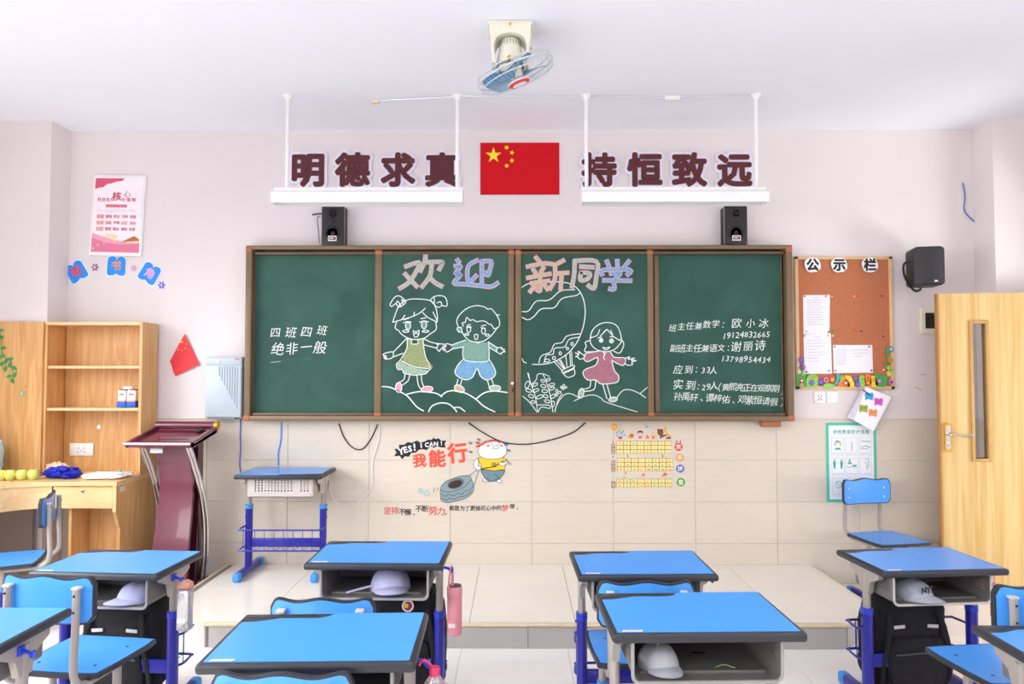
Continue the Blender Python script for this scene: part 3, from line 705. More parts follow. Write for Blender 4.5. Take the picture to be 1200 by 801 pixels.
# ================================================================= BOARD LAMPS
def board_lamp(px0, px1, pa, pb, label):
    d = 4.585; x0 = P(px0, 230, d)[0]; x1 = P(px1, 230, d)[0]; zt = P(600, 220.5, d)[1]; zb = P(600, 240.5, d)[1]
    t = thing('board_lamp', label, 'lamp', ((x0 + x1) / 2, d, zb), 0, 'hanging lamps in front of the chalkboard')
    L = (x1 - x0); h = zt - zb
    mb = MB()
    prof = [(-.09, h * .02), (-.085, h * .62), (-.03, h * .8), (-.03, h), (.03, h), (.03, h * .8), (.05, h * .62), (.03, 0), (.02, 0), (.035, h * .55), (-.07, h * .55), (-.08, 0)]
    mb.prism(prof, -L / 2, L / 2, white_met, 'X'); mb.build('reflector', t, smooth=False)
    mb = MB()
    for s_ in (-1, 1): mb.box((s_ * (L / 2 - .002), -.02, h * .4), (.006, .13, h * .72), white_met, .002)
    mb.build('end_cap', t)
    mb = MB(); mb.tube([(-L / 2 + .03, -.02, h * .25), (L / 2 - .03, -.02, h * .25)], .013, white_pl, 10); mb.build('tube', t)
    for p in (pa, pb):
        xx = P(p, 150, d)[0] - (x0 + x1) / 2
        mb = MB(); mb.tube([(xx, 0, h - .01), (xx, 0, ZC - zb - .01)], .0125, white_met, 10); mb.build('pipe', t)
        mb = MB(); mb.lathe([(.034, ZC - zb - .001), (.034, ZC - zb - .008), (.024, ZC - zb - .02), (.014, ZC - zb - .036)][::-1], white_met, (xx, 0, 0), 16); mb.build('ceiling_rose', t)
    return t
board_lamp(322.5, 543, 337, 536, 'white hanging chalkboard lamp hanging on the left of the flag')
board_lamp(681, 896, 687, 886, 'white hanging chalkboard lamp hanging on the right of the flag')
def cable(pts, r, m, label, name='cable', cat='cable', n=6):
    mb = MB(); mb.tube(cr(pts, 6), r, m, n); return one(mb, name, label, cat)
cz = ZC - .006
gx = lambda px: P(px, 107, 4.585)[0]
mb = MB(); mb.tube([(gx(440), 4.66, cz), (gx(532), 4.60, cz), ], .005, wire_m, 6); mb.box((gx(437), 4.665, cz - .008), (.05, .035, .022), cm('E8D9C4')); one(mb, 'ceiling_conduit', 'thin ceiling conduit ending in a small box left of the fan', 'conduit')
mb = MB(); mb.tube([(gx(540), 4.585, cz), (gx(683), 4.60, cz)], .005, wire_m, 6); one(mb, 'ceiling_conduit', 'thin ceiling conduit running behind the ceiling fan', 'conduit')
mb = MB(); mb.tube([(gx(691), 4.60, cz), (gx(779), 4.62, cz), (gx(884), 4.59, cz)], .005, wire_m, 6); mb.box((gx(789), 4.63, cz - .006), (.10, .04, .024), white_pl); one(mb, 'ceiling_conduit', 'thin ceiling conduit with white box between the two right lamp pipes', 'conduit')

# ================================================================= FAN
fd = 3.66; fx = P(598, 60, fd)[0]
fan = thing('ceiling_fan', 'small cream orbiting ceiling fan with pale cage and blue blades', 'fan', (fx, fd, ZC))
mb = MB(); mb.box((0, .02, -.012), (.235, .2, .022), cream_pl, .008, 3); mb.build('base_plate', fan)
mb = MB()   # bell shaped yoke with an arched opening
arch = [(-.108, -.02), (.108, -.02), (.104, -.07), (.094, -.225), (.076, -.225), (.084, -.13), (.072, -.095), (.045, -.075), (0, -.068), (-.045, -.075), (-.072, -.095), (-.084, -.13), (-.076, -.225), (-.094, -.225), (-.104, -.07)]
mb.prism(arch, -.085, .05, cream_pl, 'Y'); yo = mb.build('yoke', fan, angle=50)
mb = MB(); mb.box((.105, .0, -.075), (.02, .05, .08), cream_pl, .008); mb.lathe([(.001, 0), (.006, 0), (.006, .01), (.001, .01)], brass, (0, -.088, -.028), 10, Matrix.Rotation(R(90), 3, 'X')); mb.build('side_box', yo)
mb = MB(); mb.lathe([(.03, -.075), (.045, -.085), (.058, -.13), (.070, -.19), (.07, -.215), (.05, -.24), (.02, -.25)][::-1], cream_pl, (0, -.02, 0), 28)
mo = mb.build('motor', fan)
mb = MB()
for k in range(20):
    a = 2 * math.pi * k / 20; mb.box((.053 * math.cos(a), -.02 + .053 * math.sin(a), -.105), (.004, .004, .03), cm('9A9684'))
mb.lathe([(.001, 0), (.011, 0), (.011, .01), (.001, .012)], brass, (-.005, -.09, -.205), 12, Matrix.Rotation(R(90), 3, 'X'))
mb.lathe([(.074, -.225), (.07, -.215), (.056, -.208)], mat('greenish_metal', '7C8A78', .4, noise_amt=.2), (0, -.02, 0), 22)
mb.build('motor_vents', mo)
cg = bpy.data.objects.new('cage', None); COL.objects.link(cg); cg.parent = fan
tilt = Matrix.Rotation(R(-21), 4, 'Y') @ Matrix.Rotation(R(7), 4, 'X')
fcx, fcz = P(604, 87, fd)
fan_loc = Vector((fcx - fx + .0, -.02, fcz - ZC))
FC = Matrix.Translation(fan_loc) @ tilt
cg.name = 'fan_cage_hub'; bpy.data.objects.remove(cg)
def fpart(mb, name, parent=None):
    mb.v = [tuple(FC @ Vector(v)) for v in mb.v]; return mb.build(name, parent or fan)
rr = .205
mb = MB()
for zz in (-.03, .0, .026):
    q = rr - (abs(zz) * .25); mb.tube([(q * math.cos(2 * math.pi * k / 40), q * math.sin(2 * math.pi * k / 40), zz) for k in range(40)], .0028 if zz else .0045, wire_m, 6, True)
for k in range(44):
    a = 2 * math.pi * k / 44; c_, s_ = math.cos(a), math.sin(a)
    prof = [(.055, -.05), (.12, -.047), (.175, -.038), (.198, -.02), (.204, 0), (.198, .018), (.17, .030), (.11, .036), (.05, .038)]
    mb.tube([(r_ * c_, r_ * s_, z_) for r_, z_ in prof], .0008, wire_m, 4)
fpart(mb, 'cage')
mb = MB(); mb.lathe([(.001, -.062), (.05, -.060), (.06, -.052), (.06, -.046), (.001, -.046)], white_pl, (0, 0, 0), 24); hb = fpart(mb, 'badge')
mb = MB(); mb.lathe([(.036, -.0645), (.055, -.0625), (.057, -.055), (.036, -.055)], cm('E23B3B'), (0, 0, 0), 24); fpart(mb, 'badge_ring', hb)
mb = MB(); mb.lathe([(.001, -.0665), (.038, -.0660), (.038, -.060), (.001, -.060)], white_pl, (0, 0, 0), 20); fpart(mb, 'badge_centre', hb)
mb = MB(); mb.lathe([(.01, -.035), (.032, -.03), (.038, 0), (.034, .02), (.02, .05)], cream_pl, (0, 0, 0), 20); fpart(mb, 'hub')
for k in range(3):
    a0 = 2 * math.pi * k / 3 + .45; vs = []; fs = []
    for i in range(9):
        r_ = .03 + .15 * i / 8; w_ = .24 + .62 * math.sin(math.pi * (i + .6) / 9.2) ** .7
        for j in range(6):
            t_ = (j / 5 - .5); a = a0 + t_ * 2 * w_; vs.append((r_ * math.cos(a), r_ * math.sin(a), t_ * .055 - .004))
    for i in range(9 - 1):
        for j in range(5): fs.append((i * 6 + j, (i + 1) * 6 + j, (i + 1) * 6 + j + 1, i * 6 + j + 1))
    mb = MB(); mb.add(vs, fs, fan_blue); mb.add([(x, y, z + .003) for x, y, z in vs], [f[::-1] for f in fs], fan_blue); fpart(mb, 'blade')

# ================================================================= SPEAKERS
def box_speaker(px0, px1, sx, label):
    d = BF + .0; x0, zt_ = P(px0, 240.5, d); x1, _ = P(px1, 240.5, d); zb = oz1; h = zt_ - zb; w = x1 - x0
    t = thing('bookshelf_speaker', label, 'speaker', ((x0 + x1) / 2, d, zb), 0, 'black speakers standing on the chalkboard frame')
    mb = MB(); mb.box((0, .012, h / 2), (w, .024, h - .002), black_pl, .004); mb.build('baffle', t)
    mb = MB(); mb.box((0, .0255, h / 2), (w + .004, .005, h), cm('C9BFA6')); mb.build('trim_strip', t)
    mb = MB(); mb.box((0, .098, h / 2), (w * .98, .14, h - .006), mat('black_vinyl', '241E26', .5, noise_amt=.1), .003); mb.build('cabinet', t)
    rx = Matrix.Rotation(R(90), 3, 'X')
    mb = MB(); mb.lathe([(.03, -.001), (.028, .002), (.02, -.002), (.001, .003)], mat('speaker_cone', '0E0C0F', .7, noise_amt=.1), (0, -.001, h * .8), 20, rx); mb.build('tweeter', t)
    mb = MB(); mb.lathe([(.056, -.001), (.052, .003), (.03, -.004), (.001, .002)], mat('speaker_cone', '0E0C0F', .7), (0, -.001, h * .3), 24, rx); mb.build('woofer', t)
    mb = MB(); mb.box((0, -.001, h * .57), (.022, .003, .022), mat('speaker_cone', '0E0C0F', .7)); mb.build('port', t)
    mb = MB(); mb.box((0, -.004, h * .17), (.062, .004, .038), white_pl, .001); mb.box((0, -.0065, h * .17), (.05, .003, .022), ink); mb.box((-.004, -.0085, h * .17), (.03, .002, .007), white_pl); mb.box((.012, -.0088, h * .17), (.008, .002, .012), RED)
    mb.build('name_badge', t)
box_speaker(377, 403, 1, 'black bookshelf speaker on the chalkboard frame left of the flag')
box_speaker(849.5, 875.5, -1, 'black bookshelf speaker on the chalkboard frame right of the flag')
sx_, sz_ = P(366, 263, 5.2)
mb = MB(); q = [P(a, b, 5.24) for a, b in ((377, 250), (366, 251.5))]; mb.tube([(p[0], 5.24, p[1]) for p in q], .006, black_pl, 6)
q = [P(a, b, 5.22) for a, b in ((376, 253), (372, 255), (373, 268), (374.5, 284))]; mb.tube(cr([(p[0], 5.22, p[1]) for p in q], 4), .004, cm('8B8388'), 6)
one(mb, 'speaker_cable', 'short grey and black cable behind the left chalkboard speaker', 'cable')
# wall speaker
x0, z1 = P(1066, 289, 5.0); x1, z0 = P(1106, 337, 5.0)
wsx, wsz = (x0 + x1) / 2 + .02, (z0 + z1) / 2 + .01; w, h = (x1 - x0) * .86, (z1 - z0) * .95
t = thing('wall_speaker', 'black angled wall speaker on a bracket above the wooden door', 'speaker', (wsx, 5.02, wsz), R(-12))
mb = MB(); mb.prism(rrect(-w / 2, -h / 2, w / 2, h / 2, .03), -.02, .14, black_pl, 'Y'); mb.build('cabinet', t)
mb = MB(); vs = []; fs = []; n1, n2 = 10, 10
for i in range(n1 + 1):
    for j in range(n2 + 1):
        a, b = i / n1 - .5, j / n2 - .5; vs.append((a * w * .95, -.022 - .03 * (1 - (2 * a) ** 2), b * h * .93))
for i in range(n1):
    for j in range(n2): k = i * (n2 + 1) + j; fs.append((k, k + n2 + 1, k + n2 + 2, k + 1))
mb.add(vs, fs, mat('speaker_grille', '2A262B', .5, noise_amt=.25, scale=120)); mb.add([(v[0], -.018, v[2]) for v in vs if abs(v[0]) > w * .47 or abs(v[2]) > h * .46][:0], [], black_pl)
mb.build('grille', t)
mb = MB(); mb.prism(circ(0, 0, .018, 18, .007), -.004, 0, chrome, 'Y'); mb.build('name_badge', t, (w * .15, -.046, -h * .4))
mb = MB(); mb.tube(cr([(-w / 2 + .01, .05, .04), (-w / 2 - .035, .06, .03), (-w / 2 - .03, .07, -.06), (-w / 2 + .03, .08, -h / 2 - .02), (0, .16, -h / 2 - .01), (.03, .28, -h * .3)], 4), .009, black_pl, 6)
mb.box((.03, .262, -.06), (.06, .02, .09), black_pl); mb.build('bracket', t)

# ================================================================= ITEMS ON THE WALL
WT = YW - .010     # face of the wainscot tiles
def wbox(px0, py0, px1, py1, d):
    x0, z1 = P(px0, py0, d); x1, z0 = P(px1, py1, d); return x0, x1, z0, z1
# distribution box behind door
x0, x1, z0, z1 = wbox(1077, 360.5, 1101, 391, YW)
t = thing('fuse_box', 'small cream fuse box with dark window half hidden behind the door', 'fuse box', ((x0 + x1) / 2, YW, (z0 + z1) / 2)); w, h = x1 - x0, z1 - z0
mb = MB(); mb.box((0, -.012, 0), (w, .024, h), cm('E5DFC9'), .006); mb.build('cover', t)
mb = MB(); mb.box((.01, -.026, 0), (w * .72, .006, h * .6), mat('smoked_window', '2A2526', .2, noise_amt=.1), .002); mb.box((.01, -.0295, 0), (w * .6, .003, h * .12), black_pl); mb.build('window_flap', t)
# grey box left of board
d = YW - .11; x0, x1, z0, z1 = wbox(241, 418, 282.5, 489, d); w, h = x1 - x0, z1 - z0
t = thing('electric_box', 'pale grey steel electrical cabinet fixed beside the left end of chalkboard', 'cabinet', ((x0 + x1) / 2, YW, z0))
mb = MB(); mb.box((0, -.055, h / 2), (w, .11, h), box_g, .005); mb.build('body', t)
mb = MB(); mb.box((0, -.113, h * .43), (w - .006, .008, h * .84), box_g, .003); do = mb.build('door', t)
for i in range(8):
    mb = MB(); l_ = h * (.16 + .075 * i); mb.box((-w * .1 + i * w * .07, -.1185, h * .84 - l_ / 2), (.006, .004, l_), box_gd, .001); mb.build('rib', do)
mb = MB(); mb.box((0, -.113, h * .93), (w - .006, .008, h * .12), box_g, .003)
mb.lathe([(.001, 0), (.012, 0), (.012, .008), (.001, .01)], white_pl, (-w * .14, -.117, h * .93), 14, Matrix.Rotation(R(90), 3, 'X')); mb.box((w * .38, -.118, h * .965), (.03, .002, .012), cm('C98A94')); mb.build('top_panel', t)
mb = MB(); mb.box((-.02, -.055, -.006), (w * .75, .09, .014), cm('8B9196')); mb.build('lower_flange', t)
# small hanging flag (kite shaped as it hangs by a corner)
t = thing('hand_flag', 'small red flag with yellow stars pinned up by its corner', 'flag', (0, YW - .012, 0))
FP = [P(a, b, YW - .012) for a, b in ((216.6, 391), (234, 427), (205.5, 440.5), (199, 423.5))]
mb = MB(); A, B, C_, D = FP; vs = []; fs = []; n = 8
for i in range(n + 1):
    for j in range(n + 1):
        s_, q = i / n, j / n
        x = (A[0] * (1 - s_) + B[0] * s_) * (1 - q) + (D[0] * (1 - s_) + C_[0] * s_) * q; z = (A[1] * (1 - s_) + B[1] * s_) * (1 - q) + (D[1] * (1 - s_) + C_[1] * s_) * q
        vs.append((x, -.006 * math.sin(7 * s_ + 3 * q), z))
for i in range(n):
    for j in range(n): k = i * (n + 1) + j; fs.append((k, k + 1, k + n + 2, k + n + 1))
hf = mat('hand_flag_red', 'E3343A', .6, noise_amt=.04); mb.add(vs, fs, hf); mb.add([(x, y + .0015, z) for x, y, z in vs], [f[::-1] for f in fs], hf); mb.build('cloth', t)
for (a, b, r_) in ((213, 400.5, .011), (218.7, 403, .006), (217.3, 408, .006), (213.3, 410.5, .006), (209, 409.5, .006)):
    x, z = P(a, b, YW - .022); mb = MB(); mb.prism(star(x, z, r_, .5), -.012, -.0105, star_y, 'Y'); mb.build('star', t, smooth=False)
# framed poster, tilted a little
pc = [P(a, b, YW - .02) for a, b in ((110.5, 205), (171, 205.5), (165, 300.5), (104, 299))]
T = thing('framed_poster', 'white framed poster in pink and red print about core values, above the blue book cut-outs', 'poster', (0, YW, 0))
mb = MB(); mb.prism(pc, -.022, -.002, white_pl, 'Y'); mb.build('frame', T)
def pq(u, v):
    """poster coordinates 0..1 from top left"""
    a = [pc[0][i] * (1 - u) + pc[1][i] * u for i in (0, 1)]; b = [pc[3][i] * (1 - u) + pc[2][i] * u for i in (0, 1)]
    return (a[0] * (1 - v) + b[0] * v, a[1] * (1 - v) + b[1] * v)
def pfill(mb, pts, y, m):
    q = [pq(*p) for p in pts]; n = len(q); ar = sum(q[i][0] * q[(i + 1) % n][1] - q[(i + 1) % n][0] * q[i][1] for i in range(n))
    if ar < 0: q = q[::-1]
    mb.add([(x, y, z) for x, z in q], [tuple(range(n))], m)
mb = MB(); pfill(mb, [(.04, .03), (.96, .03), (.96, .97), (.04, .97)], -.0225, cm('FBF3F6'))
pfill(mb, [(.04, .04), (.6, .04), (.56, .07), (.42, .085), (.34, .105), (.27, .11), (.2, .15), (.1, .16), (.04, .175)], -.023, CRIM)
pfill(mb, [(.04, .72), (.25, .76), (.45, .80), (.7, .83), (.96, .86), (.96, .955), (.04, .955)], -.023, cm('F2A8BE'))
pfill(mb, [(.04, .78), (.3, .84), (.6, .86), (.96, .84), (.96, .955), (.04, .955)], -.0233, cm('E77FA0'))
pfill(mb, [(.3, .72), (.55, .75), (.5, .79), (.3, .77)], -.0236, cm('F7E0B6'))
pfill(mb, [(.6, .83), (.85, .75), (.95, .79), (.95, .81)], -.0238, cm('C9703C')); pfill(mb, [(.55, .86), (.8, .83), (.96, .82), (.96, .835)], -.0238, cm('E8C070'))
for a, b in ((.08, .91), (.17, .87), (.28, .855), (.46, .80), (.48, .83)): pfill(mb, circ(a, b, .02, 10, .012), -.024, cm('F6D873'))
pfill(mb, [(.27, .365), (.68, .365), (.68, .40), (.27, .40)], -.024, CRIM)
mb.build('print', T, smooth=False)
mb = MB(); tr = .06
def pt(text, u0, u1, v, size, m, off=0.0):
    a = pq(u0, v); b = pq(u1, v); put_line(mb, text, a[0], b[0], a[1], b[1], size, -.0245, m, off, 0)
pt('社会主义', .14, .38, .305, .031, cm('C8365A'), .01); pt('核', .47, .47, .265, .07, cm('C8365A'), .02); pt('心', .67, .67, .235, .055, cm('C8365A')); pt('价值观', .60, .80, .305, .031, cm('C8365A'), .01)
pt('富强民主文明和谐', .3, .66, .382, .012, white_pl)
for v in (.43, .45): pt('社会主义核心价值观是社会主义核心价值体系', .12, .84, v, .010, cm('C6B5BE'))
for r_, (h_, ws) in enumerate((('国家', ('富强', '民主', '文明', '和谐')), ('社会', ('自由', '平等', '公正', '法治')), ('公民', ('爱国', '敬业', '诚信', '友善')))):
    v = .515 + .077 * r_; pfill(mb, [(.11, v - .027), (.25, v - .027), (.25, v + .027), (.11, v + .027)], -.0235, cm('F6C6C0'))
    pt(h_, .145, .215, v, .024, cm('D65A68'))
    for i, w_ in enumerate(ws): pt(w_, .31 + .155 * i, .37 + .155 * i, v, .026, cm('D2486C'), .01)
mb.build('lettering', T, smooth=False)
# book corner cut-outs
def book(px, py, ang, ch, colr, label):
    x, z = P(px, py, YW); t = thing('book_cutout', label, 'wall decoration', (x, YW - .002, z), 0, 'book corner cut-outs'); t.rotation_euler = (0, -R(ang), 0)
    s_ = .066
    pts = cr([(-1, -1.0), (-.4, -1.08), (0, -.9), (.4, -1.08), (1, -1.0), (1.02, 0), (.98, .8), (.6, 1.05), (.2, .98), (0, .72), (-.2, .98), (-.6, 1.05), (-.98, .8), (-1.02, 0)], 3, True)
    mb = MB(); mb.prism([(a * s_ * 1.12, b * s_ * 1.12) for a, b in pts], -.003, 0, WHT, 'Y'); mb.prism([(a * s_, b * s_) for a, b in pts], -.006, -.003, SKY, 'Y'); mb.build('cover', t, smooth=False)
    mb = MB(); put_glyph(mb, ch, 0, 0, .080, -.0068, colr, .028); mb.build('lettering', t, smooth=False)
    return t
book(90, 318, 30, '图', cm('E0496A'), 'blue open-book cut-out with a red character, tilted left under the poster')
book(137, 311.5, -2, '书', cm('F39A62'), 'blue open-book cut-out with an orange character, upright under the poster')
book(176, 320, -30, '角', cm('F0B0D8'), 'blue open-book cut-out with a pink character, tilted right under the poster')
def flower(mb, x, z, r, y, m, mc, n=6, th=.003, rot=0.0):
    pts = []
    for k in range(n * 6):
        a = 2 * math.pi * k / (n * 6) + rot; q = r * (.72 + .28 * math.cos(n * (a - rot))); pts.append((x + q * math.cos(a), z + q * math.sin(a)))
    mb.prism(pts, y - th, y, m, 'Y'); mb.prism(circ(x, z, r * .36, 10), y - th - .002, y - th, mc, 'Y')
for (a, b, r_, m, mc, w_) in ((111.5, 313, .030, PUR, YEL, 'purple flower cut-out left of the upright book cut-out'), (157, 314, .026, PNK, AQU, 'pale pink flower cut-out between the upright and right book cut-outs'), (189.5, 334, .030, BLU, PNK, 'blue flower cut-out below the right-tilted book cut-out'), (76, 333.5, .012, PUR, PNK, 'tiny purple flower cut-out below the left-tilted book cut-out')):
    x, z = P(a, b, YW); mb = MB(); flower(mb, x, z, r_, YW - .001, m, mc); one(mb, 'flower_cutout', w_, 'wall decoration', smooth=False)

# bulletin board
d = YW - .02; x0, x1, z0, z1 = wbox(931, 300.5, 1048.5, 456, d)
t = thing('notice_board', 'orange cork notice board in a pale wood frame, right of the chalkboard', 'notice board', (0, YW, 0))
mb = MB(); mb.box(((x0 + x1) / 2, -.008, (z0 + z1) / 2), (x1 - x0 - .02, .012, z1 - z0 - .02), cork); mb.build('cork_panel', t)
mb = MB(); f_ = .026
for (a, b, c_, e) in ((x0, x1, z1 - f_ * .8, z1), (x0, x1, z0, z0 + f_), (x0, x0 + f_, z0, z1), (x1 - f_, x1, z0, z1)): mb.box(((a + b) / 2, -.012, (c_ + e) / 2), (b - a, .024, e - c_), pine, .003)
mb.build('frame', t)
yb = YW - .0145
for ch, px, wh in (('公', 951.5, 'left'), ('示', 982.5, 'middle'), ('栏', 1018.5, 'right')):
    x, z = P(px, 310.5, yb); q = thing('title_disc', 'white paper blob with a black character, %s one of three atop the notice board' % wh, 'sign letter', (x, yb - .011, z), 0, 'white title discs on the notice board')
    pts = [(a * (1 + .06 * math.sin(5 * i)), b * (1 + .05 * math.cos(3 * i + px))) for i, (a, b) in enumerate(rrect(-.058, -.055, .058, .055, .045, 4))]
    mb = MB(); mb.prism(pts, -.003, 0, WHT, 'Y'); mb.build('paper', q, smooth=False)
    mb = MB(); put_glyph(mb, ch, 0, 0, .095, -.0036, ink, .045); mb.build('lettering', q, smooth=False)
def sheet(pts, lines, label, y):
    q = [P(a, b, y) for a, b in pts]; t = thing('paper_sheet', label, 'paper', (0, 0, 0), 0)
    mb = MB(); mb.prism(q, y - .0015, y, paper, 'Y'); mb.build('page', t, smooth=False)
    mb = MB()
    for (u0, u1, v0, v1) in lines:
        r_ = []
        for u, v in ((u0, v0), (u1, v0), (u1, v1), (u0, v1)):
            a = [q[0][i] * (1 - u) + q[1][i] * u for i in (0, 1)]; b = [q[3][i] * (1 - u) + q[2][i] * u for i in (0, 1)]
            r_.append((a[0] * (1 - v) + b[0] * v, a[1] * (1 - v) + b[1] * v))
        mb.prism(r_, y - .0022, y - .0016, cm('CFCBD8'), 'Y')
    mb.build('print', t, smooth=False)
L1 = [(.35, .6, .06, .075)] + [(.15, .15 + random.uniform(.5, .7), .13 + .062 * i, .145 + .062 * i) for i in range(11)]
sheet([(941, 345.5), (972.5, 345.5), (972, 391), (941.5, 391)], L1, 'upper white printed sheet at the left of the cork board', yb)
sheet([(941.5, 391.5), (973.5, 390.5), (975, 437.5), (942.5, 438)], [(.35, .62, .07, .085)] + [(.14, .14 + random.uniform(.4, .72), .15 + .075 * i, .165 + .075 * i) for i in range(8)], 'white printed sheet right below the upper one on the cork board', yb)
sheet([(976, 404), (1022, 404), (1023, 436.5), (977, 437)], [(.08 + .05 * i, .085 + .05 * i, .13, .66) for i in range(6)] + [(.45, .92, .17, .19), (.5, .9, .29, .31), (.5, .75, .4, .42), (.08, .3, .68, .7)] + [(.08, .34, .13 + .07 * i, .138 + .07 * i) for i in range(8)], 'landscape white printed sheet with a table on the cork board', yb)
pins = {'red': RED, 'yellow': YEL, 'blue': NAV, 'green': GRN, 'white': WHT}
for (a, b, c_) in ((967.5, 347, 'red'), (942.8, 347, 'green'), (975, 347.5, 'yellow'), (1001, 347, 'yellow'), (1006, 347, 'red'), (1033, 346.5, 'blue'), (945, 388, 'yellow'), (971, 388.5, 'blue'), (976.5, 387, 'green'), (975.5, 393.3, 'white'), (970, 393.3, 'yellow'), (942.5, 393.3, 'green'),
                   (1002, 387, 'red'), (1009, 388, 'blue'), (1034, 387, 'red'), (1035, 394, 'blue'), (978, 406, 'green'), (1018.5, 406, 'red'), (1021, 434, 'blue'), (979, 434, 'red'), (971.5, 434, 'green'), (945, 435.5, 'blue'), (1035.5, 433, 'white')):
    x, z = P(a, b, yb - .002)
    mb = MB(); mb.lathe([(.0065, 0), (.0068, .003), (.003, .006), (.005, .010), (.001, .0115)], pins[c_], (0, 0, 0), 8, Matrix.Rotation(R(90), 3, 'X'))
    one(mb, 'push_pin', 'tiny %s push pin stuck in the cork notice board' % c_, 'push pin', '%s push pins on the cork board' % c_, (x, yb - .001, z))
# foam flowers along the lower edge
t = thing('flower_garland', 'strip of colourful foam flowers and leaves along the lower edge of the cork board', 'wall decoration', (0, 0, 0))
TF = reg(930, 395, 10.0, YW - .03)
def fl(a, b, r_, m, mc, y=YW - .03, n=8, part='flower'):
    x, z = TF((a, b)); mb = MB(); flower(mb, x, z, r_ * .00063, y, m, mc, n, .005, random.random()); mb.build(part, t, smooth=False)
def leafp(pts, m, y=YW - .027):
    q = [TF(p) for p in cr(pts, 4, True)]; mb = MB(); mb.prism(q, y - .004, y, m, 'Y'); mb.build('leaf', t, smooth=False)
leafp([(45, 570), (40, 480), (70, 420), (110, 450), (150, 440), (140, 510), (155, 570), (100, 580)], GRN); leafp([(160, 575), (150, 500), (175, 450), (230, 430), (280, 460), (285, 560), (220, 585)], LIM)
leafp([(340, 580), (380, 540), (460, 550), (480, 580), (420, 600)], LIM); leafp([(465, 560), (505, 500), (500, 450), (530, 420), (540, 480), (510, 550)], cm('2DB8C0'))
leafp([(540, 575), (520, 545), (560, 500), (620, 490), (660, 575)], ORG); leafp([(630, 575), (600, 460), (650, 450), (690, 480), (710, 570)], YEL); leafp([(775, 560), (770, 470), (800, 445), (835, 470), (835, 560)], LIM)
leafp([(835, 540), (838, 450), (870, 430), (905, 450), (905, 560)], ORG); leafp([(905, 575), (900, 470), (930, 450), (960, 470), (985, 570)], YEL); leafp([(965, 560), (955, 440), (1000, 430), (1030, 450), (1060, 440), (1095, 480), (1090, 560), (1040, 578)], GRN)
leafp([(1085, 180), (1090, 140), (1115, 130), (1120, 180)], GRN); leafp([(1060, 300), (1090, 290), (1105, 315), (1080, 325)], GRN); leafp([(1090, 360), (1120, 330), (1135, 360), (1120, 385)], LIM); leafp([(1145, 395), (1165, 370), (1175, 395), (1155, 410)], LIM); leafp([(1095, 215), (1130, 205), (1125, 240), (1100, 250)], GRN)
mb = MB(); q = [TF(p) for p in cr([(1120, 470), (1110, 380), (1125, 300), (1105, 220), (1110, 150)], 4)]; mb.ribbon(q, .007, YW - .029, GRN); mb.build('stem', t, smooth=False)
leafp([(100, 450), (100, 400), (120, 390), (130, 440)], LIM)
for f_ in ((92, 265, 38, PUR, SKY), (108, 350, 38, BLU, RED), (62, 405, 28, WHT, YEL), (50, 330, 22, cm('C9C3E6'), WHT), (92, 508, 32, cm('DE4B5B'), WHT), (90, 560, 26, YEL, SKY), (240, 470, 42, LIM, ORG), (210, 532, 38, PUR, SKY), (315, 525, 40, BLU, cm('D85AB0')), (380, 500, 40, PNK, cm('B03A70')),
           (452, 495, 42, ORG, YEL), (568, 480, 40, LIM, ORG), (608, 535, 38, cm('E2512F'), WHT), (660, 500, 30, YEL, WHT), (722, 483, 38, BLU, RED), (748, 552, 38, PUR, SKY), (800, 490, 28, LIM, GRN), (872, 478, 34, ORG, GRN), (868, 535, 34, cm('E2512F'), YEL), (932, 500, 30, YEL, ORG),
           (1003, 510, 40, PUR, YEL), (1138, 140, 42, cm('2E94E0'), YEL), (1130, 268, 40, ORG, GRN), (1118, 425, 42, YEL, AQU), (1140, 525, 42, cm('E98AB8'), NAV)):
    fl(*f_)
# sockets
def plate(px0, py0, px1, py1, dd, label, holes, grp=None):
    x0, x1, z0, z1 = wbox(px0, py0, px1, py1, dd); w, h = x1 - x0, z1 - z0
    t = thing('wall_socket' if holes else 'switch_plate', label, 'socket' if holes else 'switch plate', ((x0 + x1) / 2, dd, (z0 + z1) / 2))
    mb = MB(); mb.box((0, -.005, 0), (w, .010, h), white_pl, .003); mb.build('plate', t)
    if holes:
        mb = MB()
        for (a, b) in ((-.12, .12), (.12, .12), (-.14, -.2), (.14, -.2), (0, -.1)): mb.box((a * w, -.0105, b * h), (.005, .002, .010), cm('6E6A68'))
        mb.build('slots', t)
    else:
        mb = MB(); mb.box((0, -.011, 0), (w * .78, .003, h * .78), white_pl, .001); mb.build('rocker', t)
plate(953.5, 458.5, 967, 472, YW, 'white power socket below the cork board, left of the blank plate', True)
plate(968, 458.5, 981.5, 472, YW, 'white blank plate beside the power socket below the cork board', False)
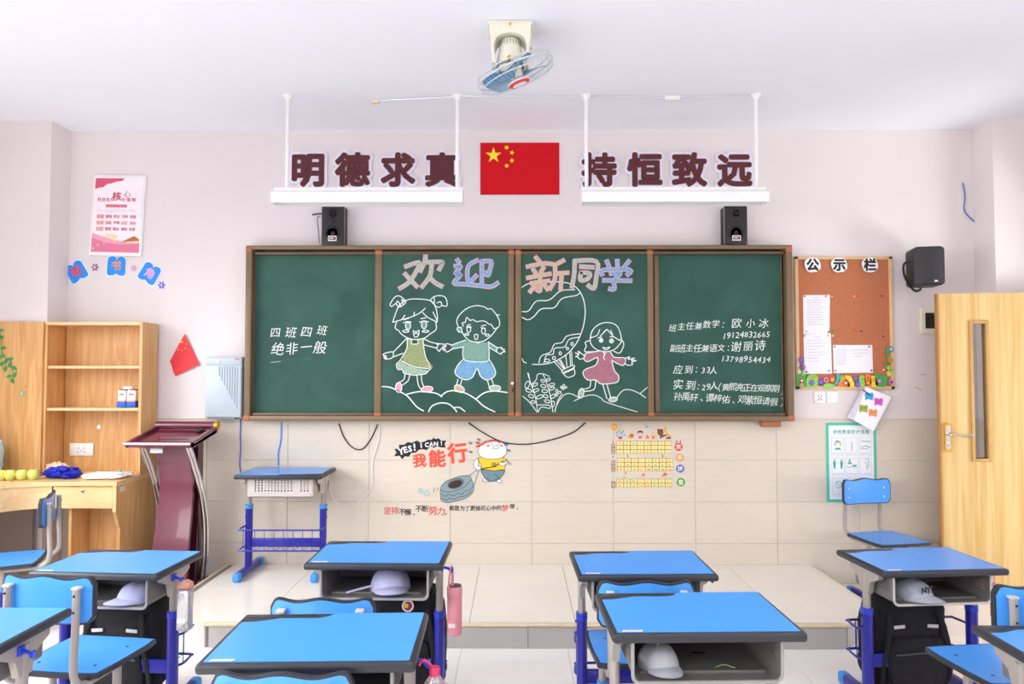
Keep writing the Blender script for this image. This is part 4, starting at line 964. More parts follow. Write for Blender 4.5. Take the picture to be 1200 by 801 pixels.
# green rules poster
py_ = WT - .001; x0, x1, z0, z1 = wbox(967.5, 495, 1028, 588, py_)
t = thing('rules_poster', 'teal bordered white poster of classroom protection rules on the tiles behind a chair', 'poster', (0, 0, 0)); w, h = x1 - x0, z1 - z0
mb = MB(); mb.prism([(x0, z0), (x1, z0), (x1, z1), (x0, z1)], py_ - .002, py_, TEAL, 'Y'); e = .055 * w
mb.prism([(x0 + e, z0 + e), (x1 - e, z0 + e), (x1 - e, z1 - e), (x0 + e, z1 - e)], py_ - .003, py_ - .002, paper, 'Y'); mb.build('sheet', t, smooth=False)
mb = MB(); U = lambda u, v: (x0 + w * u, z1 - h * v); ypo = py_ - .0035
def uline(text, u0, u1, v, s_, m=TEALD, off=0.0):
    a, b = U(u0, v), U(u1, v); put_line(mb, text, a[0], b[0], a[1], b[1], s_, ypo, m, off)
uline('学校教室防护措施', .18, .82, .115, .030, TEALD, .02); uline('勤洗手戴口罩多通风少聚集讲卫生', .15, .85, .155, .010, cm('8FD3C2'))
for r_ in range(3):
    for c_ in range(3):
        u0 = .11 + .275 * c_; v0 = .19 + .255 * r_; u1 = u0 + .24; v1 = v0 + .225
        q = [U(u0, v0), U(u1, v0), U(u1, v1), U(u0, v1), U(u0, v0)]; mb.ribbon(q, .0025, ypo, cm('8FD3C2'))
        uline(('戴好口罩', '测量体温', '勤洗双手', '保持距离', '分散就餐', '适当通风', '禁止聚集', '注意消毒', '多喝热水')[r_ * 3 + c_], u0 + .04, u1 - .04, v1 - .025, .012)
def uf(pts, m=TEALD, y=ypo): 
    q = [U(*p) for p in pts]; n = len(q); ar = sum(q[i][0] * q[(i + 1) % n][1] - q[(i + 1) % n][0] * q[i][1] for i in range(n))
    mb.add([(x, y - .0003, z) for x, z in (q[::-1] if ar < 0 else q)], [tuple(range(n))], m)
uf(circ(.23, .265, .065, 18, .042)); uf([(.18, .27), (.28, .27), (.26, .305), (.20, .305)], paper, ypo - .0005); uf([(.19, .245), (.27, .245), (.28, .27), (.18, .27)], SKIN, ypo - .0005); uf([(.16, .34), (.30, .34), (.26, .315), (.20, .315)])
uf([(.49, .24), (.53, .24), (.53, .33), (.49, .33)], cm('B9E2D8')); uf(circ(.51, .345, .025, 12, .015), cm('B9E2D8'))
for i in range(3): mb.ribbon([U(.70 + .06 * i, .24), U(.73 + .06 * i, .225), U(.76 + .06 * i, .245)], .005, ypo, TEALD)
mb.ribbon([U(.69, .31), U(.80, .29), U(.86, .31)], .005, ypo, TEALD); mb.ribbon([U(.69, .33), U(.80, .33), U(.88, .30)], .004, ypo, TEALD)
for u_ in (.16, .30): uf(circ(u_, .475, .018, 10, .012)); uf([(u_ - .03, .49), (u_ + .03, .49), (u_ + .015, .58), (u_ - .015, .58)])
uf(circ(.46, .475, .02, 10, .014)); uf([(.41, .52), (.46, .485), (.52, .52)]); uf([(.40, .555), (.60, .555), (.60, .562), (.40, .562)]); uf([(.52, .53), (.60, .53), (.60, .55), (.52, .55)])
mb.ribbon([U(.78, .46), U(.84, .46), U(.84, .53), U(.80, .58)], .005, ypo, TEALD); mb.ribbon([U(.75, .50), U(.80, .50), U(.80, .57)], .005, ypo, cm('8FD3C2'))
q = [U(*p) for p in circ(.23, .78, .06, 18, .042)]; mb.ribbon(q + [q[0]], .004, ypo, TEALD); mb.ribbon([U(.19, .75), U(.27, .81)], .004, ypo, TEALD)
mb.build('print', t, smooth=False)
# hanging booklet
t = thing('hanging_booklet', 'tilted white booklet with four colourful animal pictures hanging below the cork board', 'booklet', (0, 0, 0))
q = [P(a, b, YW - .07) for a, b in ((1015, 453), (1044.5, 465), (1024, 505), (1001, 492))]
q2 = [P(a, b, YW - .035) for a, b in ((1010.5, 457), (1012, 455), (1001, 492), (993.5, 489.5))]
mb = MB(); mb.prism(q, YW - .07, YW - .05, paper, 'Y'); mb.build('cover', t, smooth=False)
mb = MB(); mb.add([(q[0][0], YW - .07, q[0][1]), (q[3][0], YW - .07, q[3][1]), (q2[3][0], YW - .02, q2[3][1]), (q2[0][0], YW - .02, q2[0][1])], [(0, 1, 2, 3), (3, 2, 1, 0)], cm('D9D5E4')); mb.build('page_block', t, smooth=False)
for (a, b, m, k) in ((1018.5, 464, cm('2C9FD8'), 0), (1029.5, 470.5, cm('D858C0'), 1), (1012, 478.5, cm('9AA83C'), 2), (1023, 483.5, cm('E8965E'), 3)):
    x, z = P(a, b, YW - .072); mb = MB()
    mb.prism([(x + p[0], z + p[1]) for p in [(c_ * .032 * (1 + .12 * math.sin(i * 2.3 + k)), s_ * .028 * (1 + .12 * math.cos(i * 3.1 + k))) for i, (c_, s_) in enumerate(cr([(-.9, -.5), (-.8, -1), (-.4, -.7), (.4, -.9), (.8, -1), (.9, -.2), (1, .5), (.6, 1), (.2, .7), (-.4, 1), (-.9, .8)], 3, True))]], YW - .073, YW - .0702, m, 'Y')
    mb.prism(circ(x - .01, z + .005, .0035, 8), YW - .0735, YW - .073, ink, 'Y'); mb.prism(circ(x + .01, z + .005, .0035, 8), YW - .0735, YW - .073, ink, 'Y')
    mb.build('animal_picture', t, smooth=False)
mb = MB(); a, b = P(1011, 456.5, YW - .074), P(1019, 462, YW - .074); mb.tube([(a[0], YW - .075, a[1]), (b[0], YW - .075, b[1])], .004, black_pl, 6); mb.build('clip', t)
# tape marks
for (a, b, c_, e, l_) in ((1073, 455, 1080, 459, 'lower yellow strip of old tape on the wall left of the door'), (1080, 441, 1085, 440.5, 'upper short strip of old yellow tape on the wall left of the door')):
    p0, p1 = P(a - 1, b - 2, YW), P(c_, e - 2, YW); mb = MB(); mb.ribbon([p0, p1], .008, YW - .001, cm('D8BE6A')); mb.prism([(p0[0], p0[1]), (p1[0], p1[1]), (p1[0], p1[1] + .004)], YW - .0009, YW, cm('D8BE6A'), 'Y'); one(mb, 'tape_strip', l_, 'tape', smooth=False)
# wires on the wall
def wwire(pts, r, m, label, d=YW - .008): return cable([(lambda q: (q[0], d, q[1]))(P(a, b, d)) for a, b in pts], r, m, label, 'wire', 'wire')
wwire([(1128.5, 214), (1131, 230), (1130, 245), (1136, 254), (1144, 261)], .0042, cm('3D6FB4'), 'short loose blue wire on the wall beside the right corner')
wwire([(397, 496), (403, 512), (413, 524), (424, 526), (434, 515), (442.5, 497)], .0042, ink, 'black wire looping under the chalkboard above the small desk', WT - .006)
wwire([(549, 495), (565, 506), (590, 518), (620, 520), (650, 514), (672, 506), (686, 495)], .0045, ink, 'long black wire sagging under the middle of the chalkboard', WT - .006)
wwire([(445, 497), (444, 515), (438, 535), (436, 550), (436, 570), (424, 584), (416, 592)], .0045, cm('ECE9E8'), 'white wire down the tiles left of the cartoon sticker', WT - .006)
wwire([(282, 491), (281.5, 510), (282, 525), (281, 545), (284, 558), (291, 572), (296, 579), (310, 579)], .0045, cm('5568D0'), 'blue wire down the tiles from the electrical cabinet', WT - .006)
wwire([(329.5, 494), (329, 515), (326, 530), (326, 545)], .0045, cm('4C9AF0'), 'bright blue wire dropping behind the small desk', WT - .006)
wwire([(383, 553), (386, 562), (387, 575), (392, 586), (398, 589)], .0045, cm('EDEAE6'), 'white wire hanging beside the small desk on the platform', WT - .006)

# ================================================================= STICKERS
t = thing('cartoon_sticker', 'wall sticker of a round headed cartoon figure dragging a tyre with slogan lettering', 'wall sticker', (0, 0, 0))
SD = WT - .001; TS = reg(440, 490, S2, SD)
def lay(mb, poly, k, m, smooth=True):
    q = [TS(p) for p in (cr(poly, 4, True) if smooth else poly)]; n = len(q); ar = sum(q[i][0] * q[(i + 1) % n][1] - q[(i + 1) % n][0] * q[i][1] for i in range(n))
    mb.add([(x, SD - .0005 * k, z) for x, z in (q[::-1] if ar < 0 else q)], [tuple(range(n))], m)
def ol(mb, poly, k, m=ink, w=.0035, closed=True, smooth=True):
    q = cr(poly, 4, closed) if smooth else list(poly)
    if closed: q = q + [q[0]]
    mb.ribbon([TS(p) for p in q], w, SD - .0005 * k, m)
mb = MB()
bub = [(145, 295), (165, 265), (148, 240), (185, 232), (183, 205), (225, 205), (250, 185), (285, 190), (325, 172), (350, 190), (390, 178), (410, 165), (440, 168), (452, 150), (470, 162), (495, 155), (515, 175), (553, 172), (540, 200), (548, 228), (505, 225), (480, 215), (460, 230), (430, 215), (400, 248), (370, 240), (340, 245), (315, 268), (280, 270), (260, 300), (230, 295), (207, 320), (190, 292)]
lay(mb, bub, 1, ink, False); sh = mb.build('speech_burst', t, smooth=False)
mb = MB()
for ch, x, y, s_, r_ in (('Y', 200, 255, 58, 12), ('E', 235, 243, 52, 10), ('S', 270, 235, 52, 8), ('!', 305, 222, 62, 6), ('I', 357, 210, 42, 5), ('C', 402, 205, 38, 4), ('A', 437, 200, 36, 4), ('N', 473, 197, 36, 3), ('!', 515, 192, 34, 3)):
    p = TS((x, y)); put_glyph(mb, ch, p[0], p[1], s_ / S2 / 157 * 1.25, SD - .0011, WHT, .035, rot=R(r_), sx=1.0)
mb.build('lettering', t, smooth=False)
mb = MB()
for ch, x, y, s_, r_ in (('我', 345, 330, 98, 3), ('能', 483, 315, 125, 2), ('行', 640, 272, 145, 6)):
    p = TS((x, y)); put_glyph(mb, ch, p[0], p[1], s_ / S2 / 157 * 1.1, SD - .0006, cm('E9543C'), .035, rot=R(r_))
mb.build('lettering', t, smooth=False)
mb = MB()
def srow(text, x0, x1, y0, y1, s_, m, off=.012):
    a, b = TS((x0, y0)), TS((x1, y1)); put_line(mb, text, a[0], b[0], a[1], b[1], s_ / S2 / 157 * 1.15, SD - .0006, m, off, .05)
srow('坚持', 93, 152, 720, 718, 54, cm('DE5B4A')); srow('不懈，', 208, 300, 728, 735, 46, ink); srow('不断', 338, 388, 705, 705, 46, ink); srow('努力', 448, 512, 720, 722, 62, cm('DE5B4A')); srow('，', 550, 550, 735, 735, 40, ink)
srow('都是为了更接近心中的', 595, 965, 703, 700, 36, ink); srow('梦', 1013, 1013, 702, 702, 52, cm('DE5B4A')); srow('想。', 1068, 1110, 688, 694, 36, ink)
mb.build('lettering', t, smooth=False)
mb = MB()  # tyre
ty = [(508, 545), (540, 500), (600, 470), (680, 448), (735, 450), (755, 490), (768, 545), (750, 590), (700, 625), (630, 645), (560, 657), (515, 640), (508, 600)]
lay(mb, ty, 1, GREY); ol(mb, ty, 2); lay(mb, ell(628, 508, 62, 36, -18)[:-1], 2, cm('6F858B')); lay(mb, ell(626, 512, 55, 28, -18)[:-1], 3, cm('3A1C14')); ol(mb, ell(628, 508, 62, 36, -18)[:-1], 4)
ol(mb, [(512, 560), (560, 575), (640, 560), (700, 530), (745, 480)], 3, closed=False); ol(mb, [(512, 590), (550, 608), (570, 592), (610, 605), (640, 585), (680, 590), (700, 565), (735, 560), (762, 530)], 3, closed=False)
ol(mb, [(520, 622), (560, 640), (575, 622), (620, 630), (650, 612), (700, 605), (750, 570)], 3, closed=False)
mb.build('tyre_picture', t, smooth=False)
mb = MB()
for a, b, c_, e in ((725, 450, 800, 400), (770, 520, 810, 400), (800, 398, 930, 375), (930, 375, 1000, 330)): ol(mb, [(a, b), (c_, e)], 3, GREY, .007, False, False)
mb.build('rope_picture', t, smooth=False)
mb = MB()  # figure
lay(mb, [(838, 480), (860, 465), (895, 480), (890, 492), (845, 492)], 1, WHT); ol(mb, [(838, 480), (860, 465), (895, 480), (890, 492), (845, 492)], 2); lay(mb, [(935, 480), (965, 470), (990, 498), (960, 500)], 1, WHT); ol(mb, [(935, 480), (965, 470), (990, 498), (960, 500)], 2)
pa = [(828, 400), (920, 408), (1005, 400), (1002, 430), (970, 470), (930, 490), (880, 488), (845, 450)]; lay(mb, pa, 2, cm('6F8C98')); ol(mb, pa, 3); ol(mb, [(930, 430), (960, 460), (970, 470)], 4, closed=False)
sh_ = [(800, 310), (825, 300), (900, 315), (1000, 305), (1025, 320), (1015, 345), (1008, 402), (920, 408), (825, 395), (828, 350), (805, 345)]; lay(mb, sh_, 3, cm('F2CB2C'), False); ol(mb, sh_, 4, smooth=False)
ar = [(800, 312), (772, 335), (770, 375), (795, 402), (820, 398), (822, 375), (800, 370), (808, 340)]; lay(mb, ar, 4, WHT); ol(mb, ar, 5)
ar = [(1022, 325), (1030, 350), (1000, 368), (965, 360), (970, 340), (1000, 345), (1010, 335)]; lay(mb, ar, 4, WHT); ol(mb, ar, 5)
he = [(805, 240), (830, 195), (880, 172), (950, 170), (1000, 195), (1025, 240), (1015, 285), (970, 312), (900, 318), (840, 308), (810, 280)]; lay(mb, he, 5, WHT); ol(mb, he, 6)
lay(mb, [(808, 212), (860, 180), (920, 168), (985, 182), (978, 190), (920, 180), (865, 192), (815, 222)], 7, RED, False); lay(mb, [(778, 182), (815, 180), (810, 205), (780, 190)], 7, RED, False); lay(mb, [(782, 215), (812, 205), (815, 220), (785, 228)], 7, RED, False)
for a in (880, 985): lay(mb, ell(a, 213, 11, 11)[:-1], 6, cm('F08A78'))
ol(mb, [(900, 192), (922, 202), (902, 210)], 7, closed=False, smooth=False); ol(mb, [(972, 192), (950, 202), (970, 210)], 7, closed=False, smooth=False); ol(mb, [(920, 222), (935, 212), (955, 215), (960, 235), (918, 235)], 7)
p = TS((925, 362)); put_glyph(mb, '努', p[0], p[1], 42 / S2 / 157, SD - .0026, ink, .0)
mb.build('figure_picture', t, smooth=False)
mb = MB()
for a, b in ((742, 192), (808, 165), (745, 262), (1022, 203), (1042, 250)): lay(mb, ell(a, b, 15, 7, 15)[:-1], 1, cm('4F94C0')); ol(mb, ell(a, b, 15, 7, 15)[:-1], 2, w=.002)
for s_ in ([(455, 578), (462, 540)], [(478, 565), (492, 538)], [(1040, 335), (1045, 360)], [(1055, 345), (1062, 362)]): ol(mb, s_, 2, closed=False, smooth=False)
for e in ((353, 565, 19, 19), (402, 583, 22, 22)): lay(mb, ell(*e)[:-1], 1, cm('B5D0CC')); ol(mb, ell(*e)[:-1], 2, cm('7DA19B'), .002)
mb.build('sweat_and_dust_marks', t, smooth=False)

# pinyin chart
t = thing('pinyin_chart', 'wall sticker of yellow syllable grids with small cartoon animals and a girl on top', 'wall sticker', (0, 0, 0))
S3 = 8.008; TS = reg(700, 480, S3, SD)
def grid(x0, y0, x1, y1, rows, data, lab):
    mb = MB(); lay(mb, [(x0, y0), (x1, y0), (x1, y1), (x0, y1)], 1, cm('A87438'), False)
    w = (x1 - x0) / 8; h = (y1 - y0) / rows
    for r_ in range(rows):
        for c_ in range(8): lay(mb, [(x0 + c_ * w + 4, y0 + r_ * h + 4), (x0 + (c_ + 1) * w - 2, y0 + r_ * h + 4), (x0 + (c_ + 1) * w - 2, y0 + (r_ + 1) * h - 2), (x0 + c_ * w + 4, y0 + (r_ + 1) * h - 2)], 2, cm('EFE39A'), False)
    g = mb.build('grid', t, smooth=False); mb = MB(); cols = [cm('C85A4A'), cm('4F7FB0'), cm('5C9A50'), cm('C88A30')]
    for i, s_ in enumerate(data[:rows * 8]):
        cx, cy = x0 + (i % 8 + .5) * w, y0 + (i // 8 + .5) * h
        for j, ch in enumerate(s_):
            p = TS((cx + (j - (len(s_) - 1) / 2) * 11, cy)); put_glyph(mb, ch, p[0], p[1], .024, SD - .0016, cols[i % 4])
    mb.build('lettering', g, smooth=False)['kind'] = 'stuff'
    mb = MB(); lay(mb, [(132, y0 + 25), (168, y0 + 25), (168, y1 + 5), (132, y1 + 5)], 1, BRN, False)
    n = len(lab)
    for i, ch in enumerate(lab): p = TS((150, y0 + 45 + (y1 - y0 - 55) * i / (n - 1))); put_glyph(mb, ch, p[0], p[1], min(.026, .08 / n), SD - .0011, cm('F0DFC0'), .01)
    mb.build('side_label', t, smooth=False)
grid(180, 292, 696, 412, 3, 'b p m f d t n l g k h j q x z c s r zh ch sh y w a'.split(), '声母表')
grid(186, 452, 710, 574, 3, 'a o e i u ü ai ei ui ao ou iu ie üe er an en in un ün ang eng ing ong'.split(), '韵母表')
grid(180, 646, 700, 728, 2, 'zhi chi shi ri zi ci si yi wu yu ye yue yuan yin yun ying'.split(), '整体认读')
for (a, b, r_, m, ch) in ((763, 347, 38, RED, '欢'), (775, 447, 38, cm('F0A030'), '乐'), (778, 551, 38, cm('4A63B8'), '拼'), (783, 678, 40, cm('5AA82C'), '音')):
    mb = MB(); lay(mb, ell(a, b, r_, r_, 0, 20)[:-1], 1, m, False); p = TS((a, b)); put_glyph(mb, ch, p[0], p[1], .040, SD - .0011, WHT, .018)
    if ch == '欢': ol(mb, [(745, 312), (740, 288), (750, 298)], 1, BRN, closed=False); ol(mb, [(778, 312), (785, 288), (775, 298)], 1, BRN, closed=False)
    mb.build('title_disc', t, smooth=False)
mb = MB(); lay(mb, star(158, 160, 32, 0, 12, .82), 1, cm('F08A20'), False); lay(mb, ell(158, 160, 22, 22)[:-1], 2, cm('F8B830')); mb.build('sun_picture', t, smooth=False)
mb = MB()
lay(mb, ell(215, 225, 42, 38)[:-1], 1, AQU); lay(mb, ell(215, 262, 20, 14)[:-1], 2, RED); lay(mb, ell(205, 188, 14, 10)[:-1], 2, YEL)
for a, b in ((180, 215), (245, 200), (262, 238), (195, 205), (225, 215), (185, 245)): lay(mb, ell(a, b, 7, 7)[:-1], 3, cm('E0607A'))
mb.build('peacock_picture', t, smooth=False)
mb = MB(); lay(mb, ell(462, 157, 20, 12)[:-1], 1, cm('A0BAD0')); lay(mb, ell(212, 148, 16, 10)[:-1], 1, cm('C0CCD0')); mb.build('cloud_picture', t, smooth=False)
mb = MB(); lay(mb, [(280, 255), (305, 240), (335, 235), (340, 262), (310, 268), (300, 262)], 1, cm('E89A40')); lay(mb, [(300, 235), (335, 228), (338, 245), (310, 250)], 2, cm('D8402C')); lay(mb, ell(315, 225, 9, 9)[:-1], 1, LIM); mb.build('bird_picture', t, smooth=False)
mb = MB(); lay(mb, [(385, 270), (388, 240), (415, 240), (422, 270)], 1, cm('E070B8'), False); lay(mb, ell(402, 222, 20, 17)[:-1], 2, SKIN); lay(mb, [(375, 230), (380, 200), (402, 192), (425, 200), (430, 230), (420, 215), (402, 212), (385, 215)], 3, cm('6B3A1C'), False)
for a in (395, 410): lay(mb, ell(a, 225, 3, 4)[:-1], 3, ink)
mb.build('girl_picture', t, smooth=False)
mb = MB(); lay(mb, ell(470, 260, 18, 12)[:-1], 1, ORG); lay(mb, ell(470, 242, 9, 9)[:-1], 1, ORG); lay(mb, ell(525, 255, 18, 17)[:-1], 1, ORG); lay(mb, ell(522, 232, 14, 12)[:-1], 2, cm('F4B8A0')); lay(mb, ell(525, 215, 8, 6)[:-1], 2, cm('F0A0B0')); mb.build('chick_picture', t, smooth=False)
mb = MB(); lay(mb, ell(592, 210, 28, 30)[:-1], 1, BRN); lay(mb, ell(572, 188, 10, 10)[:-1], 1, BRN); lay(mb, ell(606, 188, 9, 9)[:-1], 1, BRN); lay(mb, [(585, 235), (600, 235), (650, 230), (650, 240), (590, 270)], 1, cm('7A5A40'), False); mb.build('bear_picture', t, smooth=False)
mb = MB(); lay(mb, [(620, 180), (640, 158), (655, 170), (645, 190), (670, 225), (690, 250), (688, 270), (660, 270), (650, 230), (632, 195)], 1, cm('F0B428')); lay(mb, [(640, 262), (690, 250), (688, 272), (645, 272)], 2, cm('6A3A8A'), False); mb.build('giraffe_picture', t, smooth=False)
mb = MB()
for a, b, c_ in ((284, 418, 448), (612, 418, 448), (266, 578, 606)): lay(mb, [(a - 6, b), (a + 6, b), (a + 6, c_), (a - 6, c_)], 1, cm('D88A30'), False)
lay(mb, ell(432, 610, 16, 14)[:-1], 1, ORG); lay(mb, ell(628, 612, 26, 12, -20)[:-1], 1, ORG); lay(mb, ell(640, 600, 18, 6, 20)[:-1], 2, RED); lay(mb, ell(255, 632, 12, 6)[:-1], 1, LIM)
for a, b, m in ((150, 298, cm('E08A7A')), (148, 442, cm('9A8A8A')), (152, 632, AQU)): lay(mb, ell(a, b, 9, 7)[:-1], 1, m)
mb.build('ornament_picture', t, smooth=False)

# ================================================================= DESKS
def perf(mb, o, u, v, w, h, m, nx, ny, hole, off):
    """a perforated sheet: cells of a grid, holes left open; two skins"""
    o, u, v = Vector(o), Vector(u), Vector(v); nrm = u.cross(v).normalized()
    NX, NY = nx * 2 + 1, ny * 2 + 1
    for sgn in (0, 1):
        base = o + nrm * off * sgn; vs = [base + u * (w * i / NX) + v * (h * j / NY) for j in range(NY + 1) for i in range(NX + 1)]; fs = []
        for j in range(NY):
            for i in range(NX):
                if i % 2 and j % 2 and hole(i // 2, j // 2): continue
                k = j * (NX + 1) + i; f = (k, k + 1, k + NX + 2, k + NX + 1); fs.append(f if sgn else f[::-1])
        mb.add(vs, fs, m)
TOPS = {}
def make_desk(x, y, z0, h, rz, label, style=0, h_sticker=True, hook=True, key_light=False):
    t = thing('school_desk', label, 'desk', (x, y, z0), rz, 'blue topped school desks')
    W_, D_ = .60, .405; th = .030; zt = h
    # tabletop: dark moulded edge with blue laminate inset
    mb = MB(); mb.box((0, 0, zt - th / 2), (W_, D_, th), desk_trim, .011, 3); top = mb.build('tabletop_edging', t)
    cr_ = [(-.282, -.186), (.282, -.186), (.286, .193), (-.005, .193), (-.02, .166), (-.045, .150), (-.17, .150), (-.20, .138), (-.24, .122), (-.284, .118)]
    mb = MB(); mb.prism(cr_, zt - .001, zt + .0016, desk_blue, 'Z'); mb.build('tabletop', t, smooth=False)
    mb = MB(); mb.prism([(-.275, .160), (-.235, .166), (-.2, .176), (-.24, .186), (-.275, .182)], zt - .0005, zt + .001, cm('4A4B55'), 'Z'); mb.prism([(-.19, .178), (-.06, .178), (-.06, .182), (-.19, .182)], zt, zt + .0008, cm('2A2B33'), 'Z'); mb.build('pencil_groove', t, smooth=False)
    if h_sticker:
        mb = MB(); mb.prism([(-.268, -.182), (-.205, -.182), (-.20, -.170), (-.262, -.170)], zt + .0014, zt + .0022, cm('E6DAE6'), 'Z'); mb.prism([(-.258, -.178), (-.212, -.178), (-.212, -.175), (-.258, -.175)], zt + .0022, zt + .0025, cm('D08CA4'), 'Z'); mb.build('sticker', t, smooth=False)
    # tray
    tw, td, thh = .462, .31, .128; zt2 = zt - th; zb = zt2 - thh; y0 = -.165
    pr = [(-tw / 2, zt2)]
    for k in range(6): a = R(180 + 90 * k / 5); pr.append((-tw / 2 + .022 + .022 * math.cos(a), zb + .022 + .022 * math.sin(a)))
    for k in range(6): a = R(270 + 90 * k / 5); pr.append((tw / 2 - .022 + .022 * math.cos(a), zb + .022 + .022 * math.sin(a)))
    pr.append((tw / 2, zt2))
    inn = [(a * .983, b + (.004 if b < zt2 else 0)) for a, b in pr]
    gp = grey_pl_l if style else grey_pl
    mb = MB()
    lo = [p for p in pr if p[1] < zb + .03] ; li = [p for p in inn if p[1] < zb + .035]
    n = len(lo); vs = [(p[0], y0, p[1]) for p in lo] + [(p[0], y0 + td, p[1]) for p in lo] + [(p[0], y0, p[1]) for p in li] + [(p[0], y0 + td, p[1]) for p in li]
    fs = []
    for i in range(n - 1): fs += [(i, i + 1, n + i + 1, n + i)[::-1], (2 * n + i, 2 * n + i + 1, 3 * n + i + 1, 3 * n + i), (i, i + 1, 2 * n + i + 1, 2 * n + i), (n + i, n + i + 1, 3 * n + i + 1, 3 * n + i)[::-1]]
    mb.add(vs, fs, gp)
    zs = zb + .022; hs = zt2 - zs
    hl = lambda i, j: 2 <= i <= 6 and 1 <= j <= 5
    perf(mb, (-tw / 2, y0, zs), (0, 1, 0), (0, 0, 1), td, hs, gp, 20, 6, hl, .004)
    perf(mb, (tw / 2 - .004, y0, zs), (0, 1, 0), (0, 0, 1), td, hs, gp, 20, 6, hl, .004)
    hb = (lambda i, j: (1 <= i <= 3 or 6 <= i <= 17) and 1 <= j <= 5) if style else (lambda i, j: (2 <= i <= 6 or 12 <= i <= 16) and 2 <= j <= 4)
    perf(mb, (-tw / 2, y0 + td - .004, zs - .01), (1, 0, 0), (0, 0, 1), tw, hs + .01, gp, 20, 6, hb, .004)
    mb.box((0, y0 + td - .002, zb + .012), (tw - .03, .004, .024), gp)
    mb.build('tray', t, smooth=True)
    mb = MB(); q = [(p[0] * 1.005, y0 - .002, p[1] - .002) for p in pr]; mb.tube(q, .0055, grey_pl_l if style or key_light else mat('tray_rim_grey', '9A9896', .5), 6); mb.build('tray_rim', t)  # rim is a paler grey on the desk by the door
    mb = MB(); mb.box((0, y0 + .05, zb + .008), (tw * .86, .006, .010), gp, .002); mb.build('tray_ridge', t)
    # sides
    for s_ in (-1, 1):
        X = s_ * .262
        mb = MB(); mb.prism([(-.12, zt2), (.12, zt2), (.115, zt2 - .03), (.05, zt2 - .06), (.03, zt2 - .12), (-.03, zt2 - .12), (-.05, zt2 - .06), (-.115, zt2 - .03)], X - .012, X + .012, grey_pl_l if style else grey_met, 'X')
        mb.build('bracket', t)
        mb = MB(); mb.tube([(X, .0, .34), (X, .0, zt2 - .02)], .017, grey_met, 12, flat=1.25); mb.build('upper_leg', t)
        hc = min(.475, zt2 - .2)
        mb = MB(); mb.tube([(X, .0, .05), (X, .0, hc)], .024, blue_met, 12, flat=1.35); mb.tube([(X, 0, hc - .02), (X, 0, hc + .008)], .026, blue_cap if style else blue_hook, 12, flat=1.35)
        for zz in (hc - .03, hc - .08): mb.lathe([(.001, 0), (.006, 0), (.005, .005), (.001, .006)], black_pl, (X + s_ * .024, 0, zz), 8, Matrix.Rotation(R(90 * s_), 3, 'Y'))
        mb.build('lower_leg', t)
        mb = MB(); mb.box((X, 0, .034), (.045, .40, .045), blue_met, .012, 3); ft_ = mb.build('foot', t)
        for q in (-1, 1):
            mb = MB(); mb.box((X, q * .205, .030), (.05, .06, .058), blue_cap, .014, 3); mb.build('foot_cap', ft_)
        if hook and s_ == 1:
            mb = MB(); mb.tube(cr([(X + s_ * .015, -.03, zt2 - .03), (X + s_ * .045, -.035, zt2 - .034), (X + s_ * .058, -.035, zt2 - .05), (X + s_ * .062, -.035, zt2 - .028)], 4), .006, blue_hook, 6); mb.box((X + s_ * .016, -.03, zt2 - .03), (.012, .03, .03), blue_hook, .003); mb.build('hook', t)
    zc = .215 if style else .20
    mb = MB(); mb.box((0, 0, zc), (.50, .02, .062), blue_met, .004); mb.build('crossbar', t)
    # wire basket on the far side
    zr, zl = .335, .195; yb_ = .155
    def loop(z): return cr([(-.262, .01, z), (-.285, .05, z - 0.0), (-.275, yb_ - .02, z), (-.25, yb_, z), (0, yb_, z), (.25, yb_, z), (.275, yb_ - .02, z), (.285, .05, z), (.262, .01, z)], 4)
    mb = MB(); mb.tube(loop(zr), .006, blue_met, 6); mb.tube(loop(zl), .006, blue_met, 6)
    for i in range(8):
        xx = -.23 + .46 * i / 7; mb.tube([(xx, yb_, zr), (xx, yb_, zl), (xx, .02, zl - .005)], .0024, blue_met, 5)
    mb.tube([(-.28, .06, zr), (-.28, .06, zl)], .0024, blue_met, 5); mb.tube([(.28, .06, zr), (.28, .06, zl)], .0024, blue_met, 5)
    mb.build('basket', t)
    return t
def gp_(px, py, z):
    v = ray(px, py); k = (z - EYE) / v.z; return v.x * k, v.y * k
def fit_desk(c, h, z0=0.0):
    """desk pose from the four tabletop corners seen (bl, br, fr, fl) and the table height"""
    q = [gp_(a, b, z0 + h) for a, b in c]; cx = sum(p[0] for p in q) / 4; cy = sum(p[1] for p in q) / 4
    ux = (q[1][0] - q[0][0] + q[2][0] - q[3][0]) / 2; uy = (q[1][1] - q[0][1] + q[2][1] - q[3][1]) / 2
    print('desk', [tuple(round(v, 2) for v in p) for p in q], round(math.hypot(ux, uy), 3)); return cx, cy, math.atan2(uy, ux)
DESK = {}
def desk(key, c, h, label, z0=0.0, **k):
    x, y, a = fit_desk(c, h, z0); DESK[key] = (make_desk(x, y, z0, h, a, label, **k), x, y, a, h); return DESK[key][0]
desk('A', ((702, 694.5), (896, 693), (941, 741), (711, 742.5)), .772, 'blue topped school desk right of centre with white label, nearest with open tray', style=0)
desk('B', ((669, 645), (815, 645), (840.5, 672.5), (674.5, 674)), .705, 'blue school desk near the platform step behind the one right of centre', style=0)
desk('C', ((289, 719), (499, 717.6), (487, 775), (230, 778)), .774, 'blue topped school desk left of centre covering the chair back below it', style=0)
desk('D', ((386, 633), (531, 634), (518.5, 660.6), (354, 660)), .744, 'blue school desk with lilac cap in its tray and pink bottle on its side', style=0)
desk('E', ((98, 642.6), (237, 645), (192, 674), (32.6, 670)), .677, 'blue school desk on the left with pale cap in tray and clear bottle hanging', style=0)
